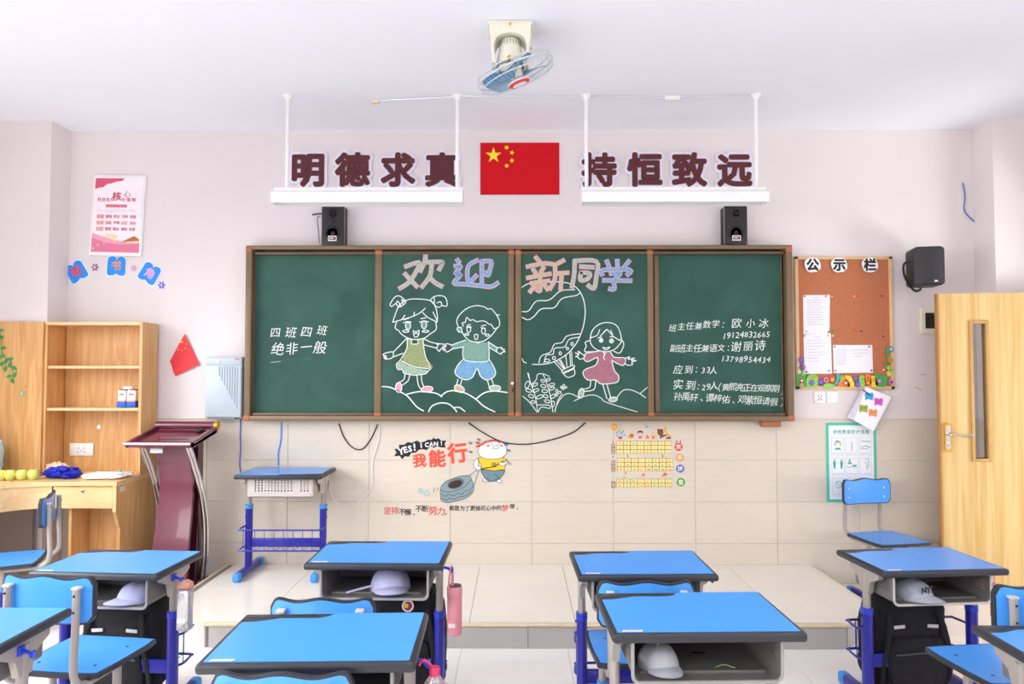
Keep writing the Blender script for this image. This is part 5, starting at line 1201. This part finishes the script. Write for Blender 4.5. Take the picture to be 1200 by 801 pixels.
desk('G', ((979, 643.6), (1118, 640), (1184.7, 667), (1028, 670)), .669, 'blue school desk by the door with a grey lettered cap and backpack beneath', style=0, key_light=True)
def desk_at(key, x, y, h, label, z0=0.0, rz=0.0, **k): DESK[key] = (make_desk(x, y, z0, h, rz, label, **k), x, y, rz, h)
desk_at('F', -1.575 - .30, 2.34, .73, 'blue school desk cut off by the left edge of the photo', rz=R(0))
desk_at('H', 1.575 + .30, 2.30, .69, 'blue school desk cut off at the lower right corner of the photo', rz=R(-1))
desk_at('I', -1.625, 5.035, .715, 'empty blue topped desk standing on the platform against the tiled wall', PZ, math.pi, style=1)

# ================================================================= CHAIRS
def make_chair(x, y, rz, label, back_z=.79, z0=0.0, seat_z=.425):
    t = thing('school_chair', label, 'chair', (x, y, z0), rz, 'blue school chairs')
    bw, bh = .38, .175; zt = back_z; yb_ = -.215
    def slab(grow, th, yoff, m, mb):
        n = 28; vs = []; W2 = bw / 2 - .006 + grow
        for i in range(n + 1):
            s_ = -1 + 2 * i / n; xx = W2 * s_; e = max(0, (abs(s_) - .80) / .20); rnd = (1 - math.sqrt(max(0, 1 - e * e))) * .034
            top = zt - .006 + grow + .006 * math.cos(2 * math.pi * s_) - rnd; bot = zt - bh + .006 - grow + rnd * .8
            yv = yb_ + yoff + .022 * (s_ * s_) * 1.0
            vs += [(xx, yv - th / 2, bot), (xx, yv - th / 2, top), (xx, yv + th / 2, top), (xx, yv + th / 2, bot)]
        fs = []
        for i in range(n):
            k = 4 * i
            for a in range(4): b = (a + 1) % 4; fs.append((k + a, k + b, k + 4 + b, k + 4 + a)[::-1])
        fs += [(0, 1, 2, 3)[::-1], tuple(4 * n + q for q in (0, 1, 2, 3))]; mb.add(vs, [f[::-1] for f in fs], m)
    mb = MB(); slab(.006, .019, 0, desk_trim, mb); mb.build('backrest_edging', t, angle=50)
    mb = MB(); slab(0.0, .0235, 0, desk_blue, mb); mb.build('backrest', t, angle=50)
    # seat
    def seat_poly(g):
        return cr([(-.15 - g, -.175 - g), (.15 + g, -.175 - g), (.185 + g, -.12), (.195 + g, .05), (.19 + g, .16), (.15, .19 + g), (-.15, .19 + g), (-.19 - g, .16), (-.195 - g, .05), (-.185 - g, -.12)], 4, True)
    mb = MB(); mb.prism(seat_poly(0.0), seat_z - .019, seat_z - .001, desk_trim, 'Z'); mb.build('seat_edging', t, angle=50)
    mb = MB(); mb.prism(seat_poly(-.010), seat_z - .003, seat_z + .001, desk_blue, 'Z')
    se = mb.build('seat', t, angle=50)
    for (a, b) in ((-.12, -.1), (.12, -.1), (-.12, .09), (.12, .09)):
        mb = MB(); mb.lathe([(.007, 0), (.006, .0015), (.001, .002)], cm('20406A'), (a, b, seat_z + .001), 10); mb.build('screw', se)
    for s_ in (-1, 1):
        X = s_ * .142
        mb = MB(); mb.tube(cr([(X, -.232, zt - .036), (X, -.235, zt - .2), (X, -.24, seat_z + .08), (X, -.235, seat_z + .01), (X, -.20, seat_z - .027), (X, -.15, seat_z - .034), (X, .12, seat_z - .034)], 5), .0138, grey_met, 10, flat=1.0)
        mb.build('back_post', t)
        mb = MB(); mb.box((X, -.231, zt - .034), (.030, .028, .010), grey_pl_l, .003)
        mb.build('post_clip', t)
        for zz in (zt - .062, zt - .125): mb = MB(); mb.lathe([(.006, 0), (.005, .003), (.001, .004)], white_pl, (X, yb_ + .0235, zz), 8, Matrix.Rotation(R(-90), 3, 'X')); mb.build('screw', t)
        for zz in (zt - .06, zt - .12): mb = MB(); mb.lathe([(.005, 0), (.004, .003), (.001, .004)], black_pl, (X, -.246, zz), 8, Matrix.Rotation(R(90), 3, 'X')); mb.build('screw', t)
        mb = MB(); mb.tube([(X, .0, .22), (X, .0, seat_z - .035)], .0165, grey_met, 12); mb.build('upper_leg', t)
        mb = MB(); mb.tube([(X, .0, .04), (X, .0, .28)], .022, blue_met, 12, flat=1.25); mb.tube([(X, 0, .27), (X, 0, .288)], .024, blue_cap, 12, flat=1.25); mb.build('lower_leg', t)
        mb = MB(); mb.box((X, 0, .03), (.04, .36, .04), blue_met, .010, 3); f_ = mb.build('foot', t)
        for q in (-1, 1): mb = MB(); mb.box((X, q * .185, .026), (.045, .05, .05), blue_cap, .012, 3); mb.build('foot_cap', f_)
    mb = MB(); mb.box((0, 0, .16), (.27, .02, .07), blue_met, .003); mb.build('crossbar', t)
    return t
make_chair(.50, 2.99, R(1), 'blue school chair tucked under the desk near the platform step, right of centre', .752)
make_chair(-.705, 2.81, 0, 'blue school chair between the two centre-left desks, only its back top showing', .742)
make_chair(-.625, 2.12, 0, 'blue school chair at the bottom edge of the photo, left of centre', .768)
make_chair(-1.745, 2.90, R(-7), 'blue school chair on the left with its whole seat showing, behind the cut-off desk', .797)
make_chair(1.90, 2.83, R(6), 'blue school chair at the right edge of the photo, backrest cut by the frame', .792)
make_chair(2.53, 4.90, R(192), 'blue school chair facing the camera in front of the teal poster', .79)
make_chair(-3.08, 4.32, R(113), 'blue school chair pulled up to the wooden corner desk', .80)

# ================================================================= CABINET
cb = thing('corner_cabinet', 'oak laminate bookcase and curved corner desk along the left of the front wall', 'cabinet', (0, 0, 0))
XS = -2.67; YF = 5.04; ZT = P(120, 377, YF)[1]; zd = .82; XP = -3.372; YR = YW - .02
def cbx(name, x0, x1, y0, y1, z0, z1, m=oak, parent=cb, bev=.002):
    mb = MB(); mb.box(((x0 + x1) / 2, (y0 + y1) / 2, (z0 + z1) / 2), (x1 - x0, y1 - y0, z1 - z0), m, bev, 1); return mb.build(name, parent)
cbx('side_panel', XS - .022, XS, YF, YR, zd, ZT)
cbx('top_panel', XP, XS - .022, YF, YR, ZT - .022, ZT, oak_h)
cbx('back_panel', XP + .02, XS - .022, YR - .012, YR, zd, ZT - .022)
cbx('divider', XP, XP + .02, YF, YR - .012, zd, ZT - .022)
cbx('closed_panel', XL + .01, XP, YF - .018, YF + .004, zd, ZT)
for py in (430, 479.5):
    z = P(100, py, YF)[1]; cbx('shelf', XP + .02, XS - .022, YF + .01, YR - .012, z - .010, z + .010, oak_h)
# desk top with curved front
fr = [(XS, YR), (XS, 4.745), (-3.10, 4.745)] + cr([(-3.10, 4.745), (-3.22, 4.725), (-3.34, 4.64), (-3.42, 4.50), (-3.45, 4.30), (-3.45, 3.7)], 5)[1:] + [(XL + .01, 3.7), (XL + .01, YF - .03), (XP + .02, YF - .03), (XP + .02, YR)]
mb = MB(); mb.prism(fr, zd - .028, zd, oak_h, 'Z'); mb.build('desktop', cb, smooth=False)
sp = [(4.745, 0.0), (YR, 0.0), (YR, zd - .028), (4.745, zd - .028)]
side = [(4.76, 0.0), (YR, 0), (YR, zd - .028), (4.75, zd - .028), (4.75, .62), (4.752, .56), (4.80, .50), (4.80, 0.04), (4.80, 0)]
mb = MB(); mb.prism([(4.80, 0), (YR, 0), (YR, zd - .028), (4.75, zd - .028), (4.75, .61), (4.77, .56), (4.80, .50)], XS - .022, XS, oak, 'X'); mb.build('side_panel', cb, smooth=False)
cbx('side_edge', XS - .023, XS + .001, 4.742, 4.752, .62, zd - .028, oak_h)
dr = cbx('drawer', -3.10, XS - .03, 4.755, 4.775, zd - .178, zd - .034, oak_h)
dx, dz = P(96.5, 575, 4.75); mb = MB(); mb.lathe([(.001, 0), (.010, 0), (.010, .008), (.001, .010)], chrome, (dx, 4.754, dz), 12, Matrix.Rotation(R(90), 3, 'X')); mb.build('lock', dr)
ap = cr([(-3.11, 4.757), (-3.22, 4.74), (-3.33, 4.655), (-3.408, 4.51), (-3.436, 4.30), (-3.436, 3.72)], 5)
mb = MB(); inn = [(a - .018, b + .008) for a, b in ap]; mb.prism(ap + inn[::-1], zd - .178, zd - .03, oak_h, 'Z'); mb.build('apron', cb)
cbx('pedestal_panel', -3.02, -3.0, 4.80, YR, 0, zd - .18); cbx('pedestal_back', -3.0, XS - .022, 5.0, 5.018, 0, zd - .03)
cbx('shade_tone_panel', XL + .01, XP - .02, 4.99, 5.01, 0, zd - .03, cm('8A7B70'))  # brown-grey colour stands in for the shaded tiles under the desk
x_, z_ = P(116, 500, YR - .02); mb = MB(); mb.lathe([(.001, 0), (.016, 0), (.016, .008), (.001, .010)], white_pl, (x_, YR - .012, z_), 14, Matrix.Rotation(R(90), 3, 'X')); mb.build('cable_cap', cb)
x0, x1, z0, z1 = wbox(131, 570, 141, 577, 4.78); mb = MB(); x0 = XS + .0; mb.box((XS + .001, 4.82, (z0 + z1) / 2), (.002, .07, .035), cm('D8CFC6')); mb.build('paper_label', cb)
# leaf sticker vine and teal sticker on the closed panel
t = thing('leaf_vine', 'trailing green leaf vine decoration on the closed cabinet panel at the left edge', 'wall decoration', (0, 0, 0))
yv = YF - .0205; mb = MB(); V = lambda a, b: P(a, b, yv)
mb.ribbon([V(a, b) for a, b in cr([(-2, 384), (1, 396), (2, 410), (4, 416), (11, 423), (14, 432), (16, 441), (13, 446)], 4)], .005, yv, leaf_m); mb.ribbon([V(a, b) for a, b in cr([(2, 410), (1, 420), (3, 430), (6, 436)], 4)], .004, yv, leaf_m); mb.build('stem', t, smooth=False)
for a, b, r_ in ((1, 387, .3), (1, 395.5, .5), (3.5, 407.5, .2), (2.5, 417, .6), (7, 423, 1.2), (12.5, 420, .1), (2, 426, .5), (11.5, 427, 1.2), (6.5, 432, 1.3), (17, 431, -.8), (11, 440.5, .3), (17, 439, 1.0), (14.5, 446, -.9)):
    x, z = V(a, b); mb = MB(); pts = cr([(x + c_ * .021 * math.cos(r_) - s_ * .012 * math.sin(r_), z + c_ * .021 * math.sin(r_) + s_ * .012 * math.cos(r_)) for c_, s_ in ((-1, 0), (-.3, .9), (.4, .8), (1.1, 0), (.4, -.8), (-.3, -.9))], 3, True)
    mb.prism(pts, yv - .003, yv - .0005, leaf_m, 'Y'); mb.build('leaf', t, smooth=False)
x, z = P(26, 461, yv); mb = MB(); flower(mb, x, z, .022, yv, cm('8CC2A0'), cm('9ACBA8')); flower(mb, x + .02, z + .05, .008, yv, cm('A9C99A'), cm('B4CFA4'))
one(mb, 'flower_cutout', 'faint teal flower sticker on the closed cabinet panel beside the vine', 'wall decoration', smooth=False)
# wall plates inside bookcase
plate(82.5, 519, 110, 533.5, YR - .013, 'wide white double power socket inside the bookcase above the desk', True)
plate(145, 452.5, 156.5, 463.5, YR - .013, 'small grey white switch plate inside the bookcase behind the boxes', False)
# things on the shelf and the desktop
z2 = P(100, 479.5, YF)[1] + .010
for (a, b, c_, l_) in ((138, 147, 'C8382E', 'white carton with blue base on the bookcase shelf, left of its twin'), (149, 158.5, 'C8382E', 'white carton with blue base on the bookcase shelf, right of its twin')):
    x0 = P(a, 470, 5.09)[0]; x1 = P(b, 470, 5.09)[0]; t = thing('small_carton', l_, 'box', ((x0 + x1) / 2, 5.12, z2)); w = x1 - x0
    mb = MB(); mb.box((0, 0, .085), (w, .06, .075), white_pl, .002); mb.build('carton_top', t); mb = MB(); mb.box((0, -.003, .024), (w + .008, .066, .046), cm('2C5FD0'), .003); mb.box((0, -.037, .047), (w, .002, .008), cm('E8A040')); mb.build('carton_base', t)
    mb = MB(); mb.box((0, -.0305, .095), (w * .6, .002, .010), cm(c_)); mb.box((0, -.004, .127), (w * .7, .04, .008), cm('7A5A50')); mb.build('carton_print', t)
for i, (px, l_) in enumerate(((1.5, 'pale green apple at the very left edge on the corner desk'), (12, 'pale green apple second from the left on the corner desk'), (25.6, 'pale green apple third from the left on the corner desk'), (39, 'pale green apple beside the blue cloth on the corner desk'))):
    yy_ = 4.80 + .012 * i; x = P(px, 556, yy_)[0]; t = thing('apple', l_, 'apple', (x, yy_, zd), 0, 'apples on the corner desk')
    mb = MB(); mb.lathe([(.002, .006), (.014, .0), (.028, .010), (.037, .034), (.035, .055), (.024, .070), (.010, .070), (.003, .062)], apple_m, (0, 0, 0), 20); mb.build('fruit', t)
    mb = MB(); mb.tube([(0, 0, .060), (.003, 0, .080)], .0016, BRN, 5); mb.build('stalk', t)
x = P(72, 553, 4.92)[0]; mb = MB()
mb.blob((x - .01, 4.94, zd + .035), (.23, .17, .075), bag_blue, 1, .45, 5, 40, 20, 3, zmin=-.034)
mb.blob((x + .07, 4.91, zd + .025), (.13, .14, .05), bag_blue, 1, .5, 6, 32, 14, 9, zmin=-.024); one(mb, 'blue_cloth', 'crumpled royal blue cloth lying on the corner desk', 'cloth')
x = P(66, 547, 5.05)[0]; mb = MB(); mb.blob((x, 5.06, zd + .042), (.16, .09, .085), cm('E9D3B2'), 1, .5, 6, 26, 14, 5, zmin=-.041); one(mb, 'crumpled_bag', 'small cream crumpled bag behind the blue cloth on the corner desk', 'bag')
x = P(118, 556, 4.92)[0]; mb = MB(); mb.blob((x + .04, 4.93, zd + .018), (.29, .22, .036), cm('FAF8F6'), .7, .35, 5, 40, 12, 2, zmin=-.017); one(mb, 'white_cloth', 'flat white folded cloth on the corner desk under the wall socket', 'cloth')
x = P(143, 548, 5.0)[0]; mb = MB(); mb.lathe([(.014, 0), (.014, .035), (.006, .042), (.006, .055), (.001, .056)], TEAL, (x, 4.98, zd), 12); one(mb, 'small_bottle', 'tiny teal bottle at the right end of the corner desk', 'bottle')
x = P(2, 530, 4.9)[0]; mb = MB(); mb.blob((x - .12, 4.88, zd + .14), (.26, .16, .28), cm('B9DCE6'), .7, .2, 3, 30, 20, 2, zmin=-.139); one(mb, 'pale_blue_bag', 'pale blue bag on the corner desk at the left edge', 'bag')

# ================================================================= LECTERN
lc = thing('lectern', 'glossy maroon lectern with chrome curved tubes and sloping top beside bookcase', 'lectern', (0, 0, 0))
xl, xr = -2.59, -2.145; yf, yr2 = 4.70, 5.10; zf = P(190, 520, yf)[1] ; zr_ = P(212, 498, yr2)[1]
M_ = lambda x0, x1, y0, y1, z0, z1, nm, m=lect_m, b=.004, parent=lc: cbx(nm, x0, x1, y0, y1, z0, z1, m, parent, b)
mb = MB(); mb.prism([(yf, zf - .02), (yf, zf + .005), (yf + .02, zf + .015), (yf + .025, zf - .005), (yr2 - .03, zr_ - .03), (yr2 - .03, zr_ - .05), (yf + .02, zf - .028)], xl, xr, lect_m, 'X'); mb.build('sloping_top', lc, smooth=False)
for X in (xl, xr - .02): mb = MB(); mb.prism([(yf, zf - .022), (yf, zf + .012), (yr2, zr_ + .0), (yr2, zr_ - .05)], X, X + .02, lect_m, 'X'); mb.build('top_cheek', lc, smooth=False)
mb = MB(); mb.tube([(xl + .01, yr2 - .01, zr_ + .0), (xr - .012, yr2 - .01, zr_ + .0)], .030, lect_m, 16); mb.build('rear_roll', lc)
mb = MB(); mb.tube([(xr - .014, yr2 - .01, zr_), (xr + .008, yr2 - .01, zr_)], .032, brass, 16); mb.build('end_cap', lc)
mb = MB(); mb.tube([(xl - .012, yf, zf), (xr - .01, yf, zf)], .012, mat('pinkish_chrome', 'B89AA6', .2, metal=.8), 10); mb.build('front_lip', lc)
for X in (-2.505, -2.195):
    pts = [(X, yf + .05, zf - .02), (X, yf + .16, .90), (X, yf + .26, .72), (X, yf + .33, .50), (X, yf + .34, .28), (X, yf + .31, .09)]
    for q in (-.012, .012): mb = MB(); mb.tube(cr([(a + q, b, c) for a, b, c in pts], 6), .0115, chrome, 10); mb.build('curved_tube', lc)
mb = MB(); prof = cr([(4.84, zf + .02), (4.86, .95), (4.90, .80), (4.88, .60), (4.83, .35), (4.80, .09)], 5)
N_ = len(prof); wd = [.105 + .020 * i / (N_ - 1) for i in range(N_)]; xc = -2.345
vs = []; fs = []
for i, (yy_, zz) in enumerate(prof): vs += [(xc - wd[i], yy_, zz), (xc + wd[i], yy_, zz), (xc + wd[i], yy_ + .03, zz), (xc - wd[i], yy_ + .03, zz)]
for i in range(N_ - 1):
    k = 4 * i
    for a in range(4): b = (a + 1) % 4; fs.append((k + a, k + b, k + 4 + b, k + 4 + a)[::-1])
fs += [(0, 1, 2, 3), tuple(4 * (N_ - 1) + q for q in (3, 2, 1, 0))]
mb.add(vs, [f[::-1] for f in fs], lect_m); mb.build('front_panel', lc)
mb = MB(); mb.prism([(4.95, .09), (5.06, .09), (5.06, 1.06), (4.97, 1.06), (5.0, .7)], xc + .0, xc + .115, lect_d, 'X'); mb.build('rear_column', lc, smooth=False)
M_(-2.66, -2.17, 4.62, 5.20, 0.0, .075, 'base', lect_d, .01)
mb = MB(); mb.tube([(-2.16, 4.62, .078), (-2.16, 5.20, .078)], .017, mat('dull_chrome', '9A9292', .25, metal=.9), 10); mb.tube([(-2.65, 4.62, .078), (-2.65, 5.20, .078)], .017, chrome, 10); mb.build('base_rail', lc)
x, z = P(185, 527.5, 4.79); mb = MB(); mb.box((x, 4.77, z), (.085, .004, .03), cm('D8DCE0'), .001); mb.build('name_plate', lc)
mb = MB(); mb.box((-2.24, 5.02, zr_ - .028), (.04, .06, .012), black_pl, .003, rot=Matrix.Rotation(R(12), 3, 'X')); mb.build('switch_panel', lc)

# ================================================================= THINGS IN AND UNDER THE DESKS
def dpos(key, lx, ly, z):
    t, x, y, a, h = DESK[key]; return (x + lx * math.cos(a) - ly * math.sin(a), y + lx * math.sin(a) + ly * math.cos(a), z)
def trayz(key): return DESK[key][4] - .030 - .128 + .0055
def cap(loc, rz, m, label, text=None, s=1.0, crush=1.0):
    t = thing('baseball_cap', label, 'cap', loc, rz); mb = MB(); vs = []; fs = []; nu, nv = 28, 9
    for i in range(nv):
        th = math.pi / 2 * i / (nv - 1) * .98
        for k in range(nu):
            a = 2 * math.pi * k / nu; r_ = math.cos(th) ** .8; q = 1 + .04 * noise.noise(Vector((math.cos(a) * 2, math.sin(a) * 2, i * .4 + loc[0])))
            vs.append((.078 * s * r_ * math.cos(a) * q, .088 * s * r_ * math.sin(a) * q, .082 * s * crush * math.sin(th) * q))
    for i in range(nv - 1):
        for k in range(nu): k2 = (k + 1) % nu; fs.append((i * nu + k, i * nu + k2, (i + 1) * nu + k2, (i + 1) * nu + k))
    mb.add(vs, fs, m); mb.add([(v[0] * .96, v[1] * .96, v[2] * .96) for v in vs], [f[::-1] for f in fs], m); mb.build('crown', t)
    mb = MB(); vs = []; fs = []
    for sgn in (0, 1):
        for i in range(6):
            for k in range(15):
                a = R(-160 + 140 * k / 14); w_ = math.sin(math.pi * k / 14); r0 = .074; ext_ = .068 * (w_ ** .6) * i / 5
                X = (r0) * math.cos(a) * 1.0; Y = (r0 + .01) * math.sin(a) - ext_; vs.append((X * s, Y * s, (.010 + .016 * (1 - (X / .075) ** 2) * 1.1 - .018 * i / 5 * .4) * s - .003 * sgn))
    for sgn in (0, 1):
        for i in range(5):
            for k in range(14): q = sgn * 90 + i * 15 + k; f = (q, q + 1, q + 16, q + 15); fs.append(f if sgn else f[::-1])
    mb.add(vs, fs, m); mb.build('brim', t)
    mb = MB(); mb.lathe([(.008, 0), (.006, .004), (.001, .005)], m, (0, 0, .080 * s * crush), 10); mb.build('button', t)
    if text:
        mb = MB()
        for i, ch in enumerate(text):
            u_ = (i - 1) * .020; put_glyph(mb, ch, u_ * s, .052 * s * crush, .040 * s, -(.088 - abs(u_) * .35) * s * .93, cm('3A3D48'), .02, .001)
        mb.build('lettering', t, smooth=False)
    return t
cap(dpos('D', .045, -.03, trayz('D')), R(12), cap_lil, 'crumpled lilac cap lying in the tray of the desk with the pink bottle', None, 1.15, .95)
cap(dpos('A', -.13, -.06, trayz('A')), R(12), mat('pale_translucent_cloth', 'C0C3CA', .8, noise_amt=.05), 'translucent white cap in the tray of the desk right of centre', None, .85)
cap(dpos('E', .13, -.07, trayz('E')), R(-30), cap_lil, 'pale lilac cap in the tray of the left desk', None, 1.0)
cap(dpos('G', -.09, -.08, trayz('G')), R(22), cap_gry, 'pale grey cap with dark NYC lettering in the tray of the desk by the door', 'NYC', 1.05)
mb = MB(); a = dpos('D', -.13, -.13, trayz('D') + .008); b = dpos('D', -.02, -.09, trayz('D') + .028); mb.tube([a, b], .005, cap_lil, 6); one(mb, 'cap_strap', 'pale strap beside the lilac cap in the tray', 'strap')
# backpacks resting in the wire baskets
def pack(key, lx, label, w=.34, badge=False, tilt=0.0, lyo=.02):
    h_ = DESK[key][4]; zb = .012; ztop = trayz(key) - .02; H = ztop - zb
    p = dpos(key, lx, .085 + lyo, zb); t = thing('backpack', label, 'backpack', p, DESK[key][3] + tilt)
    mb = MB(); mb.blob((0, 0, H / 2), (w, .20, H), black_fab, .55, .10, 3, 44, 26, int(lx * 50) + 3); mb.build('bag_body', t)
    mb = MB(); mb.blob((0, -.09, H * .36), (w * .72, .09, H * .5), black_fab, .5, .10, 3, 36, 18, 8); mb.build('front_pocket', t)
    mb = MB()
    for s_ in (-1, 1): mb.tube(cr([(s_ * w * .3, -.09, H * .84), (s_ * w * .36, -.12, H * .6), (s_ * w * .42, -.11, H * .3), (s_ * w * .40, -.08, H * .1)], 5), .013, black_fab, 8, flat=.5)
    mb.tube(cr([(-.04, -.02, H * .97), (-.03, -.04, H * 1.02), (.03, -.04, H * 1.02), (.04, -.02, H * .97)], 4), .007, black_fab, 6); mb.build('strap', t)
    for s_ in (-1, 1):
        mb = MB(); mb.box((s_ * w * .21, -.108, H * .70), (.055, .006, .016), refl, .002, rot=Matrix.Rotation(R(4 * s_), 3, 'Y')); mb.build('reflective_strip', t)
    mb = MB(); mb.tube([(-w * .3, -.137, H * .45), (0, -.145, H * .47), (w * .3, -.137, H * .45)], .004, mat('zip_grey', '4A4A52', .5, metal=.3), 6); mb.build('zip', t)
    if badge:
        mb = MB(); rx = Matrix.Rotation(R(90), 3, 'X'); mb.lathe([(.027, 0), (.027, .004), (.001, .005)], white_pl, (.02, -.112, H * .88), 20, rx); mb.lathe([(.020, .004), (.020, .007), (.001, .0075)], cm('8E2A4A'), (.02, -.112, H * .88), 18, rx); mb.lathe([(.011, .006), (.011, .0085), (.001, .009)], cm('E8C030'), (.013, -.112, H * .885), 14, rx); mb.build('badge', t)
    return t
pack('G', -.02, 'black backpack with pale reflective strips in the basket of the desk by the door', .40)
pack('D', .10, 'black backpack with a round badge under the desk with the pink bottle', .36, True)
pack('E', -.02, 'black backpack with two pale strips under the left desk', .40)
pack('A', .03, 'black bag hidden under the desk right of centre', .30, lyo=0.0)
# bottles
def bottle_pink():
    x, y, z = dpos('D', .335, -.035, 0); zt_ = DESK['D'][4] - .06
    t = thing('pink_flask', 'pink metal flask with wrist loop hanging from the desk by the platform step', 'bottle', (x, y, 0))
    zb = P(523, 743, y)[1]; z1 = P(523, 686, y)[1]
    mb = MB(); mb.lathe([(.028, zb), (.0335, zb + .004), (.0335, z1 - .055), (.032, z1 - .05)], pink_b, (0, 0, 0), 24); mb.build('flask_body', t)
    mb = MB(); mb.lathe([(.0335, z1 - .05), (.0345, z1 - .047), (.0345, z1 - .006), (.031, z1)], pink_b, (0, 0, 0), 24); mb.lathe([(.0315, z1 - .002), (.030, z1 + .003), (.001, z1 + .003)], cm('5A4A50'), (0, 0, 0), 20); mb.build('cap', t)
    mb = MB(); mb.tube(cr([(-.022, -.03, z1 - .03), (-.024, -.02, z1 + .03), (-.016, -.0, zt_ + .004), (-.010, .01, z1 + .04), (-.012, -.02, z1 - .03)], 5), .0045, pink_b, 6, flat=2); mb.build('wrist_loop', t)
    mb = MB(); mb.box((-.010, -.033, zb + .05), (.03, .003, .018), cm('E6E0E0')); mb.build('label_patch', t)
bottle_pink()
x, y, z = dpos('E', .345, -.05, 0); zb = P(210, 737, y)[1]; z1 = P(210, 690, y)[1]
t = thing('clear_bottle', 'clear plastic bottle with peach lid hanging on the side of the left desk', 'bottle', (x, y, 0))
mb = MB(); mb.lathe([(.030, zb), (.036, zb + .006), (.034, (zb + z1) / 2), (.036, z1 - .01), (.030, z1)], clear_pl, (0, 0, 0), 24); mb.build('bottle_body', t)
mb = MB(); mb.blob((0, 0, z1 + .018), (.075, .06, .045), flesh, 1, .3, 4, 20, 12, 3); mb.tube([(-.01, 0, z1 + .03), (-.025, .0, DESK['E'][4] - .06)], .005, blue_hook, 6); mb.build('lid', t)
mb = MB(); mb.box((0, -.0355, zb + .05), (.035, .002, .02), cm('EFEFF2')); mb.build('label_patch', t)
x, y, z = dpos('C', .345, -.10, 0); z1 = P(482, 781, y)[1]
t = thing('drink_bottle', 'clear bottle with magenta cap and pink drink at the bottom edge of the photo', 'bottle', (x, y, 0))
mb = MB(); mb.lathe([(.025, z1 - .20), (.032, z1 - .19), (.033, z1 - .07), (.030, z1 - .045), (.014, z1 - .022), (.013, z1 - .012)], clear_pl, (0, 0, 0), 22); mb.build('bottle_body', t)
mb = MB(); mb.lathe([(.022, z1 - .195), (.029, z1 - .186), (.030, z1 - .07), (.026, z1 - .055)], mag_m, (0, 0, 0), 20); mb.build('drink', t)
mb = MB(); mb.lathe([(.014, z1 - .024), (.0155, z1 - .02), (.0155, z1 - .002), (.012, z1 + .001)], mag_m, (0, 0, 0), 16); mb.tube(cr([(0, 0, z1 - .005), (-.03, 0, z1 + .02), (-.045, 0, DESK['C'][4] - .05)], 4), .004, mag_m, 6); mb.build('cap', t)
x, y, z = dpos('G', .335, -.06, 0)
mb = MB(); zz = P(1146, 690, y)[1]; mb.lathe([(.012, zz - .13), (.02, zz - .125), (.02, zz), (.012, zz + .008), (.012, zz + .03)], cm('F0A8BC'), (x, y, 0), 16); mb.tube([(x, y, zz + .02), (x, y, DESK['G'][4] - .06)], .003, cm('F0A8BC'), 5); one(mb, 'pink_bottle', 'slim pink bottle hanging between the desk by the door and the chair beside it', 'bottle')
# a paper shred in the tray
a = dpos('A', .05, -.08, trayz('A') + .002); mb = MB(); mb.tube(cr([a, (a[0] + .03, a[1] + .01, a[2] + .004), (a[0] + .06, a[1] - .01, a[2] + .002)], 4), .0025, cm('7FA05A'), 5); one(mb, 'plant_shred', 'thin green shred lying in the open desk tray right of centre', 'shred')

bpy.data.objects.remove(_fo)
